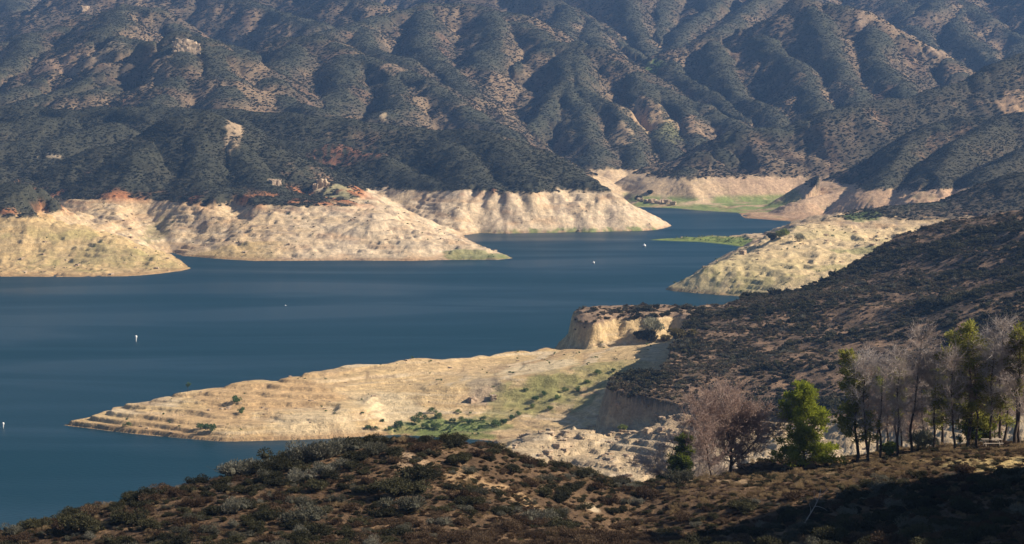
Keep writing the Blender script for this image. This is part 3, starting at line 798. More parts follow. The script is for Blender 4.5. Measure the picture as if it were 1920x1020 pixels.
M_OLPINE = plant_mat('olive_needle', [(0, (.13, .135, .025)), (.5, (.25, .25, .05)), (1, (.46, .43, .13))], .65, spread=.9)
M_DKPINE = plant_mat('dark_needle', [(0, (.05, .07, .016)), (.6, (.10, .13, .022)), (1, (.24, .27, .035))], .5, spread=.9)
M_RUST = plant_mat('rust_needle', [(0, (.28, .19, .155)), (.5, (.42, .31, .26)), (1, (.55, .45, .40))], .35, spread=.9)
M_TWIG = plant_mat('grey_twig', [(0, (.33, .27, .23)), (.5, (.50, .43, .39)), (1, (.70, .65, .62))], .3, spread=.6)
M_BARK = plant_mat('bark', [(0, (.045, .033, .026)), (1, (.10, .075, .06))], 0, .95, spread=.5)
M_PALEWOOD = plant_mat('bleached_wood', [(0, (.32, .28, .25)), (1, (.5, .46, .43))], 0, .9, spread=.5)

def rock_mat():
    m, nt, b = mat('sandstone')
    oi = N(nt, 'ShaderNodeObjectInfo'); geo = N(nt, 'ShaderNodeNewGeometry')
    f = noise(nt, 1.1, 6, .65, geo.outputs['Position'])
    c = mixc(nt, 1.0, ramp(nt, oi.outputs['Random'], [(0, (.40, .30, .20)), (.5, (.48, .38, .26)), (1, (.36, .28, .21))]), ramp(nt, f, [(.3, (.55, .52, .5)), (.65, (1.15, 1.1, 1.05))]), 'MULTIPLY')
    nt.links.new(c, b.inputs['Base Color']); b.inputs['Roughness'].default_value = .9
    bp = N(nt, 'ShaderNodeBump'); bp.inputs['Strength'].default_value = .8; nt.links.new(f, bp.inputs['Height']); nt.links.new(bp.outputs[0], b.inputs['Normal'])
    return m
M_ROCK = rock_mat()
def paint(name, c, rough=.5):
    m, nt, b = mat(name)
    geo = N(nt, 'ShaderNodeNewGeometry')
    f = noise(nt, 4, 4, .6, geo.outputs['Position'])
    nt.links.new(ramp(nt, f, [(.3, tuple(v * .8 for v in c)), (.6, c)]), b.inputs['Base Color']); b.inputs['Roughness'].default_value = rough
    return m
M_WHITE = paint('white_paint', (.8, .8, .78), .4)
M_GREY = paint('grey_paint', (.25, .26, .27), .6)
M_TABLE = paint('weathered_wood', (.42, .35, .28), .8)

# ------------------------------------------------------------------ shrubs
def shrub_mesh(name, material, seed, leaves, leaf, w, h=.75, core=.62, lumps=6, up=.35, twigs=0, wood=None):
    """unit shrub: radius about 1, sitting on z = 0"""
    global rng
    rng = np.random.RandomState(seed)
    q = QB()
    cen = np.c_[rng.normal(size=(lumps, 2)) * .42, rng.uniform(.3, .85, lumps) * h]
    cr = rng.uniform(.32, .58, lumps)
    if core:
        for c, r in zip(cen, cr):
            q.blob(c * (1, 1, .85), (r * core, r * core, r * core * h), 1, .3, 1.5, seed, .1)
    k = rng.randint(0, lumps, leaves)
    d = rng.normal(size=(leaves, 3)); d[:, 2] = np.abs(d[:, 2]) * 1.1 - .25
    d /= np.linalg.norm(d, axis=1)[:, None]
    C = cen[k] + d * cr[k][:, None] * (rng.uniform(.45, 1.15, leaves) ** .6)[:, None] * (1, 1, .85)
    C[:, 2] = np.abs(C[:, 2])
    tone = np.clip(.25 + .5 * rng.uniform(size=lumps)[k] + .25 * rng.uniform(size=leaves), 0, 1)
    q.cards(C, leaf * rng.uniform(.6, 1.4, leaves), w * rng.uniform(.7, 1.3, leaves), up, tone, d + rng.normal(size=(leaves, 3)) * .5)
    if twigs:
        E = np.c_[rng.normal(size=(twigs, 2)) * .55, rng.uniform(.5, 1.15, twigs) * h]
        q.twigs(np.c_[E[:, :2] * .15, np.zeros(twigs)], E, .03, .9)
    return q.mesh(name, material, False)

def scatter(name, pts, scl, rot, idx, sources, kind='stuff'):
    """countless small plants or stones: one object that draws a few meshes at many points"""
    me = bpy.data.meshes.new(name)
    n = len(pts)
    me.vertices.add(n); me.vertices.foreach_set('co', np.ascontiguousarray(pts, np.float32).ravel())
    a = me.attributes.new('scl', 'FLOAT_VECTOR', 'POINT'); a.data.foreach_set('vector', np.ascontiguousarray(scl, np.float32).ravel())
    a = me.attributes.new('rot', 'FLOAT', 'POINT'); a.data.foreach_set('value', np.asarray(rot, np.float32))
    a = me.attributes.new('idx', 'INT', 'POINT'); a.data.foreach_set('value', np.asarray(idx, np.int32))
    o = link(name, me); o['kind'] = kind
    ng = bpy.data.node_groups.new(name, 'GeometryNodeTree')
    ng.interface.new_socket('Geometry', in_out='INPUT', socket_type='NodeSocketGeometry')
    ng.interface.new_socket('Geometry', in_out='OUTPUT', socket_type='NodeSocketGeometry')
    gi = ng.nodes.new('NodeGroupInput'); go = ng.nodes.new('NodeGroupOutput')
    mp = ng.nodes.new('GeometryNodeMeshToPoints'); ng.links.new(gi.outputs[0], mp.inputs['Mesh'])
    ii = ng.nodes.new('GeometryNodeInstanceOnPoints'); ng.links.new(mp.outputs[0], ii.inputs['Points'])
    g2i = ng.nodes.new('GeometryNodeGeometryToInstance')
    for s in reversed(sources):
        ob = bpy.data.objects.new(s.name, s)
        n_ = ng.nodes.new('GeometryNodeObjectInfo'); n_.inputs['Object'].default_value = ob
        ng.links.new(n_.outputs['Geometry'], g2i.inputs[0])
    ng.links.new(g2i.outputs[0], ii.inputs['Instance'])
    ii.inputs['Pick Instance'].default_value = True
    def attr(nm, ty):
        n_ = ng.nodes.new('GeometryNodeInputNamedAttribute'); n_.data_type = ty; n_.inputs['Name'].default_value = nm
        return [s for s in n_.outputs if s.enabled and s.name == 'Attribute'][0]
    ng.links.new(attr('idx', 'INT'), ii.inputs['Instance Index'])
    ng.links.new(attr('scl', 'FLOAT_VECTOR'), ii.inputs['Scale'])
    cx = ng.nodes.new('ShaderNodeCombineXYZ'); ng.links.new(attr('rot', 'FLOAT'), cx.inputs['Z'])
    er = ng.nodes.new('FunctionNodeEulerToRotation'); ng.links.new(cx.outputs[0], er.inputs[0]); ng.links.new(er.outputs[0], ii.inputs['Rotation'])
    ng.links.new(ii.outputs[0], go.inputs[0])
    md = o.modifiers.new('scatter', 'NODES'); md.node_group = ng
    return o

# what can be seen from about here (with a few metres to spare), per terrain column
HOR = np.maximum.accumulate((ZG - HCAM) / RD[:, None], axis=0)
GCG = GC.reshape(NR, NC, 3); GTG = GTERR.reshape(NR, NC); GDG = GDIST.reshape(NR, NC); GGG = GGUL.reshape(NR, NC); GCR = GCRE.reshape(NR, NC)
def near_ix(x, y):
    j = np.clip(np.searchsorted(RD, y), 0, NR - 1); i = np.clip(np.searchsorted(TC, x / y), 0, NC - 1)
    return j, i
def seen(x, y, z, spare):
    j, i = near_ix(x, y)
    return (z + spare - HCAM) / y >= HOR[j, i]

def sample(n, d0, d1, half=.235):
    y = np.sqrt(rng.uniform(d0 * d0, d1 * d1, n)); x = rng.uniform(-half, half, n) * y
    return x, y, zat(x, y)

far_src = [shrub_mesh('chaparral_bush', M_FAR, 20 + k, 70, .5, .3, .8, .95, 5) for k in range(4)]
mid_src = [shrub_mesh('brush_bush', M_MID, 30 + k, 190, .34, .16, .75, .7, 6, twigs=8) for k in range(5)]
mid_src += [shrub_mesh('brush_bush', M_OLIVE, 36 + k, 220, .34, .16, .95, .7, 6, twigs=4) for k in range(2)] + [shrub_mesh('brush_bush', M_STRAW, 38, 90, .5, .08, .7, 0, 4, 1.2), shrub_mesh('brush_bush', M_SAGE, 39, 200, .3, .12, .8, .6, 6)]
tuft_src = [shrub_mesh('green_tuft', M_GREEN, 40 + k, 90, .5, .16, 1.0, 0, 4, 1.2) for k in range(3)]

def chaparral():
    global rng
    rng = np.random.RandomState(77)
    XS, YS, ZS, SS = [], [], [], []
    for d0, d1, area, s0, s1 in ((1250, 1700, 2.6, .55, 1.6), (1700, 2150, 3.0, .65, 1.8), (2150, 2800, 4.2, .75, 2.0), (2800, 4400, 8.0, 1.0, 2.4)):
        n = int(.47 * (d1 * d1 - d0 * d0) / 2 / area)
        x, y, z = sample(n, d0, d1)
        j, i = near_ix(x, y)
        lum = GCG[j, i].mean(1)
        n2 = fbm(x.astype(np.float32), y.astype(np.float32), 30, 3, 201)
        p = sst(.24, .11, lum + .04 * n2) * (.8 + .5 * n2)
        p = np.where(z < ring_at(y) - 2, 0, p)
        gu = GGG[j, i]; big = sst(.2, .5, gu)
        n4 = fbm(x.astype(np.float32), y.astype(np.float32), 110, 2, 203)
        p = np.clip(p * (1 + 1.1 * n4) + .25 * big * (lum < .2) + .5 * GCR[j, i] * (lum < .15) + .6 * ZH(x, y) * (lum < .1), 0, 1)
        ok = (rng.uniform(size=n) < p) & (GDG[j, i] > 4) & seen(x, y, z, 9)
        XS.append(x[ok]); YS.append(y[ok]); ZS.append(z[ok])
        SS.append((s0 + (s1 - s0) * rng.uniform(size=ok.sum()) ** 3) * (1 + .5 * big[ok]) * (1 - .3 * GCR[j, i][ok]))
    x, y, z, s = map(np.concatenate, (XS, YS, ZS, SS))
    n = len(x)
    scl = np.c_[s, s * rng.uniform(.8, 1.2, n), s * rng.uniform(.38, .7, n)]
    scatter('chaparral', np.c_[x, y, z - .15 * s], scl, rng.uniform(0, 6.28, n), rng.randint(0, 4, n), far_src)
    print('chaparral', n)
chaparral()

def terrace_brush():
    global rng
    rng = np.random.RandomState(78)
    d0, d1 = 690, 1110
    n = int(.47 * (d1 * d1 - d0 * d0) / 2 / 1.05)
    x, y, z = sample(n, d0, d1)
    j, i = near_ix(x, y)
    n1 = fbm(x.astype(np.float32), y.astype(np.float32), 45, 3, 211); n2 = fbm(x.astype(np.float32), y.astype(np.float32), 9, 3, 212)
    p = (GTG[j, i] > .6) * np.clip(.46 + .75 * n2 + 1.0 * n1, .08, .95)
    bl = poly_dist(BLUFF, x.astype(np.float32), y.astype(np.float32)) < 0
    p = np.where(bl & (poly_dist(TER, x.astype(np.float32), y.astype(np.float32)) > 0), p * .35, p)
    ok = (rng.uniform(size=n) < p) & seen(x, y, z, 5)
    x, y, z = x[ok], y[ok], z[ok]; n = len(x)
    s = .32 + .8 * rng.uniform(size=n) ** 2.2 + .8 * rng.uniform(size=n) * np.clip(n1[ok] * 3, 0, 1)
    n6 = fbm(x.astype(np.float32), y.astype(np.float32), 55, 3, 213); u = rng.uniform(size=n)
    ix = rng.randint(0, 5, n)
    ol = u < np.clip(.12 + 1.6 * n6, .03, .75)
    ix = np.where(ol, 5 + rng.randint(0, 2, n), ix); s = np.where(ol, s * (1 + .7 * rng.uniform(size=n)), s)
    ix = np.where(u > .9, 8, ix); gr = (u > .72) & (u < .9) & (n6 < 0)
    ix = np.where(gr, 7, ix); s = np.where(gr, .4 + .3 * rng.uniform(size=n), s)
    scl = np.c_[s, s * rng.uniform(.8, 1.2, n), s * rng.uniform(.7, 1.1, n)]
    scatter('terrace_brush', np.c_[x, y, z - .1 * s], scl, rng.uniform(0, 6.28, n), ix, mid_src)
    print('terrace', n)
terrace_brush()

def tufts():
    global rng
    rng = np.random.RandomState(79)
    x, y, z = sample(90000, 790, 1000)
    j, i = near_ix(x, y)
    c = GCG[j, i]; g = (c[:, 1] > c[:, 0] * 1.02)
    sp = (GTG[j, i] < .3) & (z > .6) & (z < 20)
    p = g * sp * .22 + sp * .0035
    ok = (rng.uniform(size=len(x)) < p)
    x1, y1, z1 = x[ok], y[ok], z[ok]
    x, y, z = sample(90000, 1280, 1800)
    j, i = near_ix(x, y); c = GCG[j, i]
    p = (z > .5) * (z < 26) * (GDG[j, i] > 1) * ((c[:, 1] > c[:, 0] * .98) * .12 + .012)
    ok = (rng.uniform(size=len(x)) < p) & seen(x, y, z, 2)
    x = np.r_[x1, x[ok]]; y = np.r_[y1, y[ok]]; z = np.r_[z1, z[ok]]; n = len(x)
    s = rng.uniform(.25, .7, n) * np.where(y > 1200, 1.2, 1)
    scatter('weeds', np.c_[x, y, z], np.c_[s, s, s * rng.uniform(.7, 1.3, n)], rng.uniform(0, 6.28, n), rng.randint(0, 3, n), tuft_src)
    print('tufts', n)
tufts()

rock_src = []
for k in range(4):
    q = QB(); q.blob((0, 0, .25), (1, .8, .55), 2, .3, 1.3, 300 + k * 3, 0, True); rock_src.append(q.mesh('rubble_stone', M_ROCK, False))
def rubble():
    global rng
    rng = np.random.RandomState(80)
    x, y, z = sample(60000, 680, 760)
    j, i = near_ix(x, y)
    cl = fbm(x.astype(np.float32), y.astype(np.float32), 7, 3, 221)
    p = (x > 0) * (GTG[j, i] < .4) * (z > 1) * (z < 27) * np.clip(.02 + .35 * cl, 0, 1)
    ok = rng.uniform(size=len(x)) < p
    X, Y, Z = [x[ok]], [y[ok]], [z[ok]]; S = [.25 + 1.0 * rng.uniform(size=ok.sum()) ** 3]
    for d0, d1, n, f in ((800, 960, 40000, .05), (1290, 1480, 40000, .04), (1480, 1850, 60000, .03)):
        x, y, z = sample(n, d0, d1); j, i = near_ix(x, y)
        cl = fbm(x.astype(np.float32), y.astype(np.float32), 15, 3, 222)
        p = (z > .4) * (z < 24) * (GTG[j, i] < .3) * (GDG[j, i] > 0) * np.clip(cl, 0, 1) * f * 5
        p = np.where((d0 == 800), p * (.25 + 1.2 * (x < -60)), p)
        ok = (rng.uniform(size=n) < p) & seen(x, y, z, 1)
        X.append(x[ok]); Y.append(y[ok]); Z.append(z[ok]); S.append((.2 if d0 == 800 else .35) + (.6 if d0 == 800 else 1.2) * rng.uniform(size=ok.sum()) ** 3)
    x, y, z, s = map(np.concatenate, (X, Y, Z, S)); n = len(x)
    scatter('rubble', np.c_[x, y, z - .1 * s], np.c_[s, s * rng.uniform(.6, 1.2, n), s * rng.uniform(.5, 1.1, n)], rng.uniform(0, 6.28, n), rng.randint(0, 4, n), rock_src)
    print('rubble', n)
rubble()

# ------------------------------------------------------------------ helpers for single things
def empty(name, loc, label, cat, group=None):
    o = bpy.data.objects.new(name, None); col.objects.link(o); o.location = loc
    o.empty_display_size = .5
    return set_prop(o, label, cat, group)

def single(name, me, loc, label, cat, group=None, s=1.0, rz=0.0):
    o = link(name, me); o.location = loc; o.rotation_euler = (0, 0, rz)
    o.scale = (s, s, s) if np.isscalar(s) else s
    return set_prop(o, label, cat, group)

# ------------------------------------------------------------------ trees
def limb_path(p0, d0, L, n=6, wob=.12, lift=0.0):
    p = [np.array(p0, float)]; d = np.array(d0, float); d /= np.linalg.norm(d)
    for i in range(n):
        d = d + rng.normal(size=3) * wob + np.array((0, 0, lift))
        d /= np.linalg.norm(d); p.append(p[-1] + d * L / n)
    return np.array(p)

def trunk_path(h, lean, n=10, wob=.03):
    t = np.linspace(0, 1, n + 1)
    w = np.cumsum(rng.normal(size=(n + 1, 2)) * wob * h / n * 3, 0); w -= w[0]
    return np.c_[lean[0] * t ** 1.3 * h + w[:, 0], lean[1] * t * h + w[:, 1], t * h]

def at_path(path, t):
    f = t * (len(path) - 1); i = min(int(f), len(path) - 2)
    return path[i] + (f - i) * (path[i + 1] - path[i])

def conifer(seed, h, prof, nl, needle, lean=(0, 0), clump=.5, fill=60, lift=.06, dead=.0, limb_w=.5, bark=M_BARK, tr=.018, clear=.1, side=None, flat=1.0):
    """trunk with limbs, and needle clumps along the outer part of every limb. prof(t) = crown radius at relative height t"""
    global rng
    rng = np.random.RandomState(seed)
    T, Cq = QB(), QB()
    tp = trunk_path(h, lean)
    r0 = tr * h
    T.tube(tp, r0 * (1 - .88 * np.linspace(0, 1, len(tp)) ** .8), 7, .4)
    ts = np.sort(rng.uniform(clear, .98, nl)); az = rng.uniform(0, 6.28)
    for t in ts:
        az += 2.4 + rng.normal() * .4
        if side is not None and rng.uniform() < side[1]:
            az = side[0] + rng.normal() * .9
        L = prof(t) * rng.uniform(.65, 1.15)
        if L < .15: continue
        p = limb_path(at_path(tp, t), (math.cos(az), math.sin(az), (rng.uniform(-.05, .45) + .5 * t) * flat), L, 5, .12, lift)
        T.tube(p, np.linspace(r0 * .26 * limb_w * (1 - t * .5) + .012, .01, len(p)), 4, .5)
        if rng.uniform() < dead: 
            m = 14; S = np.array([at_path(p, u) for u in rng.uniform(.3, 1, m)])
            T.twigs(S, S + rng.normal(size=(m, 3)) * .35 + (0, 0, .15), .03, .9)
            continue
        nc = max(2, int(L / clump * 1.5))
        for u in np.linspace(.38, 1.0, nc):
            c = at_path(p, u) + rng.normal(size=3) * .12 * L ** .5
            rr_ = clump * rng.uniform(.65, 1.25) * (1.1 - .3 * u)
            k = int(fill * rng.uniform(.7, 1.2))
            d = rng.normal(size=(k, 3)); d /= np.linalg.norm(d, axis=1)[:, None]
            tone = np.clip(rng.uniform(.15, .75) + rng.normal(size=k) * .12, 0, 1)
            Cq.cards(c + d * rr_ * (rng.uniform(.3, 1.1, k)[:, None]) * (1, 1, .7), .34 * rng.uniform(.6, 1.3, k), .10, .35, tone, d + rng.normal(size=(k, 3)) * .35)
    return T.mesh('trunk', bark, True), Cq.mesh('crown', needle, False)

def deadtree(seed, h, prof, nl, lean=(0, 0), clear=.3, tw=26, twig=M_TWIG, bark=M_BARK, tr=.014, rise=.5, twl=.7, w0=.035, needles=None, fork=None):
    global rng
    rng = np.random.RandomState(seed)
    T, Cq = QB(), QB()
    tp = trunk_path(h, lean)
    r0 = tr * h
    T.tube(tp, r0 * (1 - .9 * np.linspace(0, 1, len(tp)) ** .9), 7, .35)
    stems = [(tp, clear)]
    for f in (fork or ()):
        p = limb_path(at_path(tp, f[0]), f[1], f[2], 7, .08, .05)
        T.tube(p, np.linspace(r0 * .62, r0 * .1, len(p)), 6, .35); stems.append((p, .15))
    az = rng.uniform(0, 6.28)
    for si, (sp, cl) in enumerate(stems):
        for t in np.sort(rng.uniform(cl, .99, nl if si == 0 else max(6, nl // 2))):
            az += 2.4 + rng.normal() * .5
            hz = at_path(sp, t)
            L = prof(min(hz[2] / h, 1)) * rng.uniform(.5, 1.15)
            p = limb_path(hz, (math.cos(az), math.sin(az), rise + rng.normal() * .25), L, 5, .2, .04)
            Cq.tube(p, np.linspace(r0 * .2 + .008, .008, len(p)), 4, .3 + .4 * rng.uniform())
            m = int(tw * (.5 + L / 2))
            u = rng.uniform(.15, 1, m)
            S = np.array([at_path(p, v) for v in u])
            dv = (p[-1] - p[0]) / L
            E = S + (rng.normal(size=(m, 3)) * .75 + dv * .6 + (0, 0, .3)) * twl * rng.uniform(.4, 1.1, m)[:, None]
            Cq.twigs(S, E, w0, np.full(m * 4, rng.uniform(.1, .9)))
            S2 = S + (E - S) * rng.uniform(.4, .9, m)[:, None]
            E2 = S2 + (rng.normal(size=(m, 3)) * .8 + dv * .4 + (0, 0, .2)) * twl * .55
            Cq.twigs(S2, E2, w0 * .7, np.full(m * 4, rng.uniform(.1, .9)))
            if needles:
                k = m * needles
                i = rng.randint(0, m, k); v = rng.uniform(.3, 1.1, k)[:, None]
                Cq.cards(S[i] + (E[i] - S[i]) * v + rng.normal(size=(k, 3)) * .05, .2, .06, .1, np.full(k, rng.uniform(.1, .8)))
    return T.mesh('trunk', bark, True), Cq.mesh('crown', twig, False)

def plant_tree(name, meshes, px, py, label, cat, group=None, s=1.0, rz=0.0, d0=240, d1=330, sink=.15):
    x, y, z = hit(px, py, d0, d1) if not isinstance(py, tuple) else (((px - 960) / FPX) * py[0], py[0], float(zat((px - 960) / FPX * py[0], py[0])[0]))
    r = empty(name, (x, y, z - sink), label, cat, group)
    r.rotation_euler = (0, 0, rz); r.scale = (s, s, s)
    link('trunk', meshes[0], r); link('crown', meshes[1], r)
    return r

ROUND = lambda w, lo, hi: (lambda t: w * max(0.0, math.sin(math.pi * min(1, max(0, (t - lo) / (hi - lo))) ** .8)) ** .7)
# bright green pine, its right side in the sun
pf = lambda t: 4.5 * (1 - t) ** .75 * (.75 + .3 * math.sin(t * 17)) + .75 * (t > .45) * math.sin(min(1, (1 - t) / .55) * 2.2)
plant_tree('pine_tree', conifer(501, 9.6, pf, 70, M_PINE, (-.02, 0), .8, 72, .03, 0, .6, clear=.06), 1508, 875, 'bright green bushy pine standing clear at the left end of the grove', 'pine tree', d0=250)
plant_tree('pine_tree', conifer(502, 12.4, lambda t: 2.7 * (1 - t) ** .5 * (t > .22) + .4, 62, M_OLPINE, (-.12, 0), .65, 36, .05, .08, .5, clear=.2), 1607, 870, 'slender olive green pine just right of the bright green pine', 'pine tree', d0=250)
plant_tree('pine_tree', conifer(503, 13.9, lambda t: (7.6 * (1 - t) ** .7 * (.6 + .4 * (t > .5)) + .9 * (t < .45)) * (t > .2), 100, M_OLPINE, (-.03, 0), .8, 30, .04, .12, .5, clear=.2, flat=.6), 1814, 842, 'tallest olive green pine with a broad feathery crown, left of the wooden table', 'pine tree', d0=255)
plant_tree('pine_tree', conifer(504, 13.2, lambda t: 3.3 * (1 - t) ** .5 * (t > .55) + .5, 46, M_OLPINE, (-.02, 0), .5, 26, .14, .3, .5, clear=.42), 1903, 837, 'thin yellowish pine with a sparse crown high on a bare trunk, right of the table', 'pine tree', d0=255)
plant_tree('pine_tree', conifer(505, 12.0, lambda t: 1.9 * math.sqrt(max(0, 1 - t)) * (t > .72), 30, M_PINE, (0, .02), .5, 50, .1, .2, .5, clear=.6), 1655, (286,), 'bare-stemmed pine with a small bright green tuft at its top, among the grey dead trees', 'pine tree')
plant_tree('pine_tree', conifer(506, 8.3, lambda t: 2.6 * (1 - .75 * t) * (t > .05), 60, M_DKPINE, (.22, 0), .58, 56, .02, .12, .5, clear=.04), 1262, (262,), 'dark green half-bare conifer beside the reddish dead tree, grey bush at its foot', 'conifer')
plant_tree('pine_tree', conifer(507, 8.0, lambda t: 3.1 * (1 - t) ** .5 * (t > .12), 44, M_DKPINE, (.04, 0), .6, 56, .04, .1, .5, clear=.1), 1838, (284,), 'low dark pine filling the shade behind the wooden table', 'pine tree')
plant_tree('pine_tree', conifer(508, 11.4, lambda t: 2.4 * (1 - t) ** .5 * (t > .5) + .3, 40, M_OLPINE, (.02, 0), .55, 34, .08, .25, .5, clear=.4), 1690, (278,), 'half-dead pine with a thin olive crown, left of the tallest grey dead tree', 'pine tree')
plant_tree('pine_tree', conifer(509, 9.5, lambda t: 2.8 * (1 - t) ** .5 * (t > .25), 44, M_OLPINE, (-.03, 0), .6, 40, .04, .2, .5, clear=.2), 1778, (276,), 'shorter olive pine tucked under the left side of the tallest pine', 'pine tree')
plant_tree('dead_tree', deadtree(514, 9.4, ROUND(3.8, .15, 1.06), 30, (.05, 0), .2, 26, M_TWIG, tr=.016, rise=.5, twl=.9, w0=.04, fork=((.25, (.6, .2, .8), 4.5),)), 1310, (276,), 'wide grey thicket-like dead tree behind the dark conifer', 'dead tree')
# dead trees
plant_tree('dead_tree', deadtree(511, 10.2, ROUND(5.0, .12, 1.06), 32, (-.08, .02), .16, 26, M_RUST, tr=.022, rise=.45, twl=1.0, w0=.045, needles=2,
           fork=((.14, (.75, .1, .8), 5.5), (.2, (-.55, -.1, .9), 6.0), (.3, (.3, .4, .9), 5.0))), 1369, 892, 'broad rust brown dead tree with a dark forked trunk', 'dead tree', d0=250, sink=.3)
plant_tree('dead_tree', deadtree(512, 9.6, ROUND(3.4, .2, 1.06), 34, (.08, 0), .25, 26, M_TWIG, tr=.015, rise=.4, twl=.9, w0=.04, fork=((.4, (-.7, 0, .6), 3.5),)), 1252, (268,), 'pale grey dead tree with spreading bare twigs, leftmost of all the trees', 'dead tree')
plant_tree('dead_tree', deadtree(513, 8.5, ROUND(2.6, .2, 1.05), 26, (-.28, 0), .25, 26, M_RUST, tr=.016, rise=.4, twl=.9, w0=.04, needles=1), 1347, (258,), 'thin dark trunk leaning left beside the forked rust brown tree', 'dead tree')
GR = 'dead trees of the grove on the right'
narrow = [deadtree(520 + k, 11.6, ROUND(2.1 + .25 * (k % 3), .3, 1.12), 40, ((-.04, .03, 0, .05, -.06)[k], 0), .3, 24, M_TWIG if k != 3 else M_RUST, tr=.0135, rise=.35 + .1 * (k % 3), twl=.8, w0=.036) for k in range(5)]
white = deadtree(530, 14.6, ROUND(1.5, .55, 1.1), 30, (-.01, 0), .5, 30, M_PALEWOOD, tr=.012, rise=1.1, twl=.9, w0=.05)
DEAD = [(1627, 868, 12.6, 0, 'grey dead tree with bare twigs, right beside the slender olive pine'),
        (1636, (283,), 11.6, 3, 'brownish dead tree half hidden behind the two leftmost grey trunks'),
        (1650, 861, 11.2, 1, 'dead tree with a white broken limb low on its trunk'),
        (1684, 858, 12.0, 2, 'dead tree on the grass edge, left of the reddish trunk'),
        (1668, (288,), 12.2, 3, 'brownish dead tree behind the gap left of the grass edge trunk'),
        (1711, 852, 13.4, 4, 'tallest grey dead tree with a long reddish trunk and fan of pale twigs'),
        (1699, (284,), 10.8, 0, 'short dead trunk close behind the tallest grey dead tree'),
        (1737, (290,), 11.6, 1, 'dead tree behind the pale round bush'),
        (1751, 845, 11.0, 2, 'dead tree leaning over the pale round bush'),
        (1772, (289,), 11.8, 4, 'brown dead tree behind the lower limbs of the broad pine'),
        (1790, 846, 11.4, 0, 'thick-based dead trunk leaning left under the broad pine'),
        (1831, 840, 11.6, 3, 'brownish dead tree close right of the broad pine'),
        (1843, (285,), 12.0, 1, 'dead tree behind the left end of the wooden table'),
        (1857, 838, 12.6, 2, 'dead tree rising right behind the wooden table'),
        (1878, 835, 13.2, 4, 'dead tree at the right end of the wooden table'),
        (1893, (282,), 13.4, 0, 'dead tree left of the thin yellowish pine'),
        (1913, 836, 12.4, 1, 'dead tree at the right edge, touching the yellowish pine'),
        (1870, (296,), 11.6, 3, 'brownish dead tree deep behind the table'),
        (1720, (298,), 11.2, 3, 'brownish dead tree deep behind the tallest grey one')]
for k, (px, py, h, v, lab) in enumerate(DEAD):
    plant_tree('dead_tree', narrow[v], px, py, lab, 'dead tree', GR, h / 11.6, k * 1.9, d0=255)
plant_tree('dead_tree', white, 1825, (292,), 'bleached white dead snag rising above the broad olive pine', 'dead tree')

# ------------------------------------------------------------------ wooden table under the trees
def table():
    x, y, z = hit(1859, 838, 255, 330)
    r = empty('picnic_table', (x, y, z), 'pale weathered picnic table under the bare trees', 'picnic table')
    r.rotation_euler = (0, 0, rad(4)); r.scale = (1.1,) * 3
    q = QB()
    for k in range(5): q.box((0, -.32 + .16 * k, .75), (2.0, .145, .045))
    link('tabletop', q.mesh('tabletop', M_TABLE, False), r)
    for sy in (-1, 1):
        q = QB()
        for k in range(2): q.box((0, sy * (.66 + .15 * k), .45), (2.0, .135, .045))
        link('bench', q.mesh('bench', M_TABLE, False), r)
    for sx in (-.7, .7):
        q = QB()
        q.tube([(sx, -.62, 0), (sx, -.2, .72)], [.045, .045], 4); q.tube([(sx, .62, 0), (sx, .2, .72)], [.045, .045], 4)
        q.tube([(sx, -.8, .41), (sx, .8, .41)], [.04, .04], 4)
        link('leg', q.mesh('leg', M_TABLE, False), r)
table()

# ------------------------------------------------------------------ buoys
def buoy(px, py, h, w, label, kind):
    x, y = W(px, py)
    r = empty('marker_buoy', (x, y, 0), label, 'buoy')
    q = QB()
    if kind == 'spar':
        q.lathe([(.01, -.4), (.22 * w, -.35), (.24 * w, .15 * h), (.30 * w, .45 * h), (.52 * w, .74 * h), (.55 * w, .88 * h), (.3 * w, .98 * h), (.02, h)], 14)
        link('float', q.mesh('float', M_WHITE), r)
        q = QB(); q.lathe([(.25 * w, .08 * h), (.262 * w, .10 * h), (.265 * w, .17 * h), (.25 * w, .19 * h)], 14); link('collar', q.mesh('collar', M_GREY), r)
    else:
        q.lathe([(.01, -.5), (.4 * w, -.45), (.5 * w, -.1), (.5 * w, .45 * h), (.42 * w, .6 * h), (.12 * w, .66 * h), (.1 * w, .95 * h), (.16 * w, h), (.01, h * 1.04)], 14)
        link('float', q.mesh('float', M_WHITE), r)
        q = QB(); q.lathe([(.5 * w, -.05), (.53 * w, 0), (.53 * w, .14 * h), (.5 * w, .2 * h)], 14); link('collar', q.mesh('collar', M_GREY), r)
buoy(255, 641, 3.0, 1.1, 'white upright buoy alone on the open water, left of the spit', 'spar')
buoy(6, 803, 2.1, .8, 'small white upright buoy at the left edge of the picture', 'spar')
buoy(1208, 462, 2.0, 2.2, 'round white buoy near the grassy bar in the far water', 'can')
buoy(1113, 494, 1.7, 1.4, 'small white buoy in mid-lake, below and left of the round one', 'can')
buoy(535, 573, .4, .9, 'faint low white buoy floating in the middle of the lake', 'can')

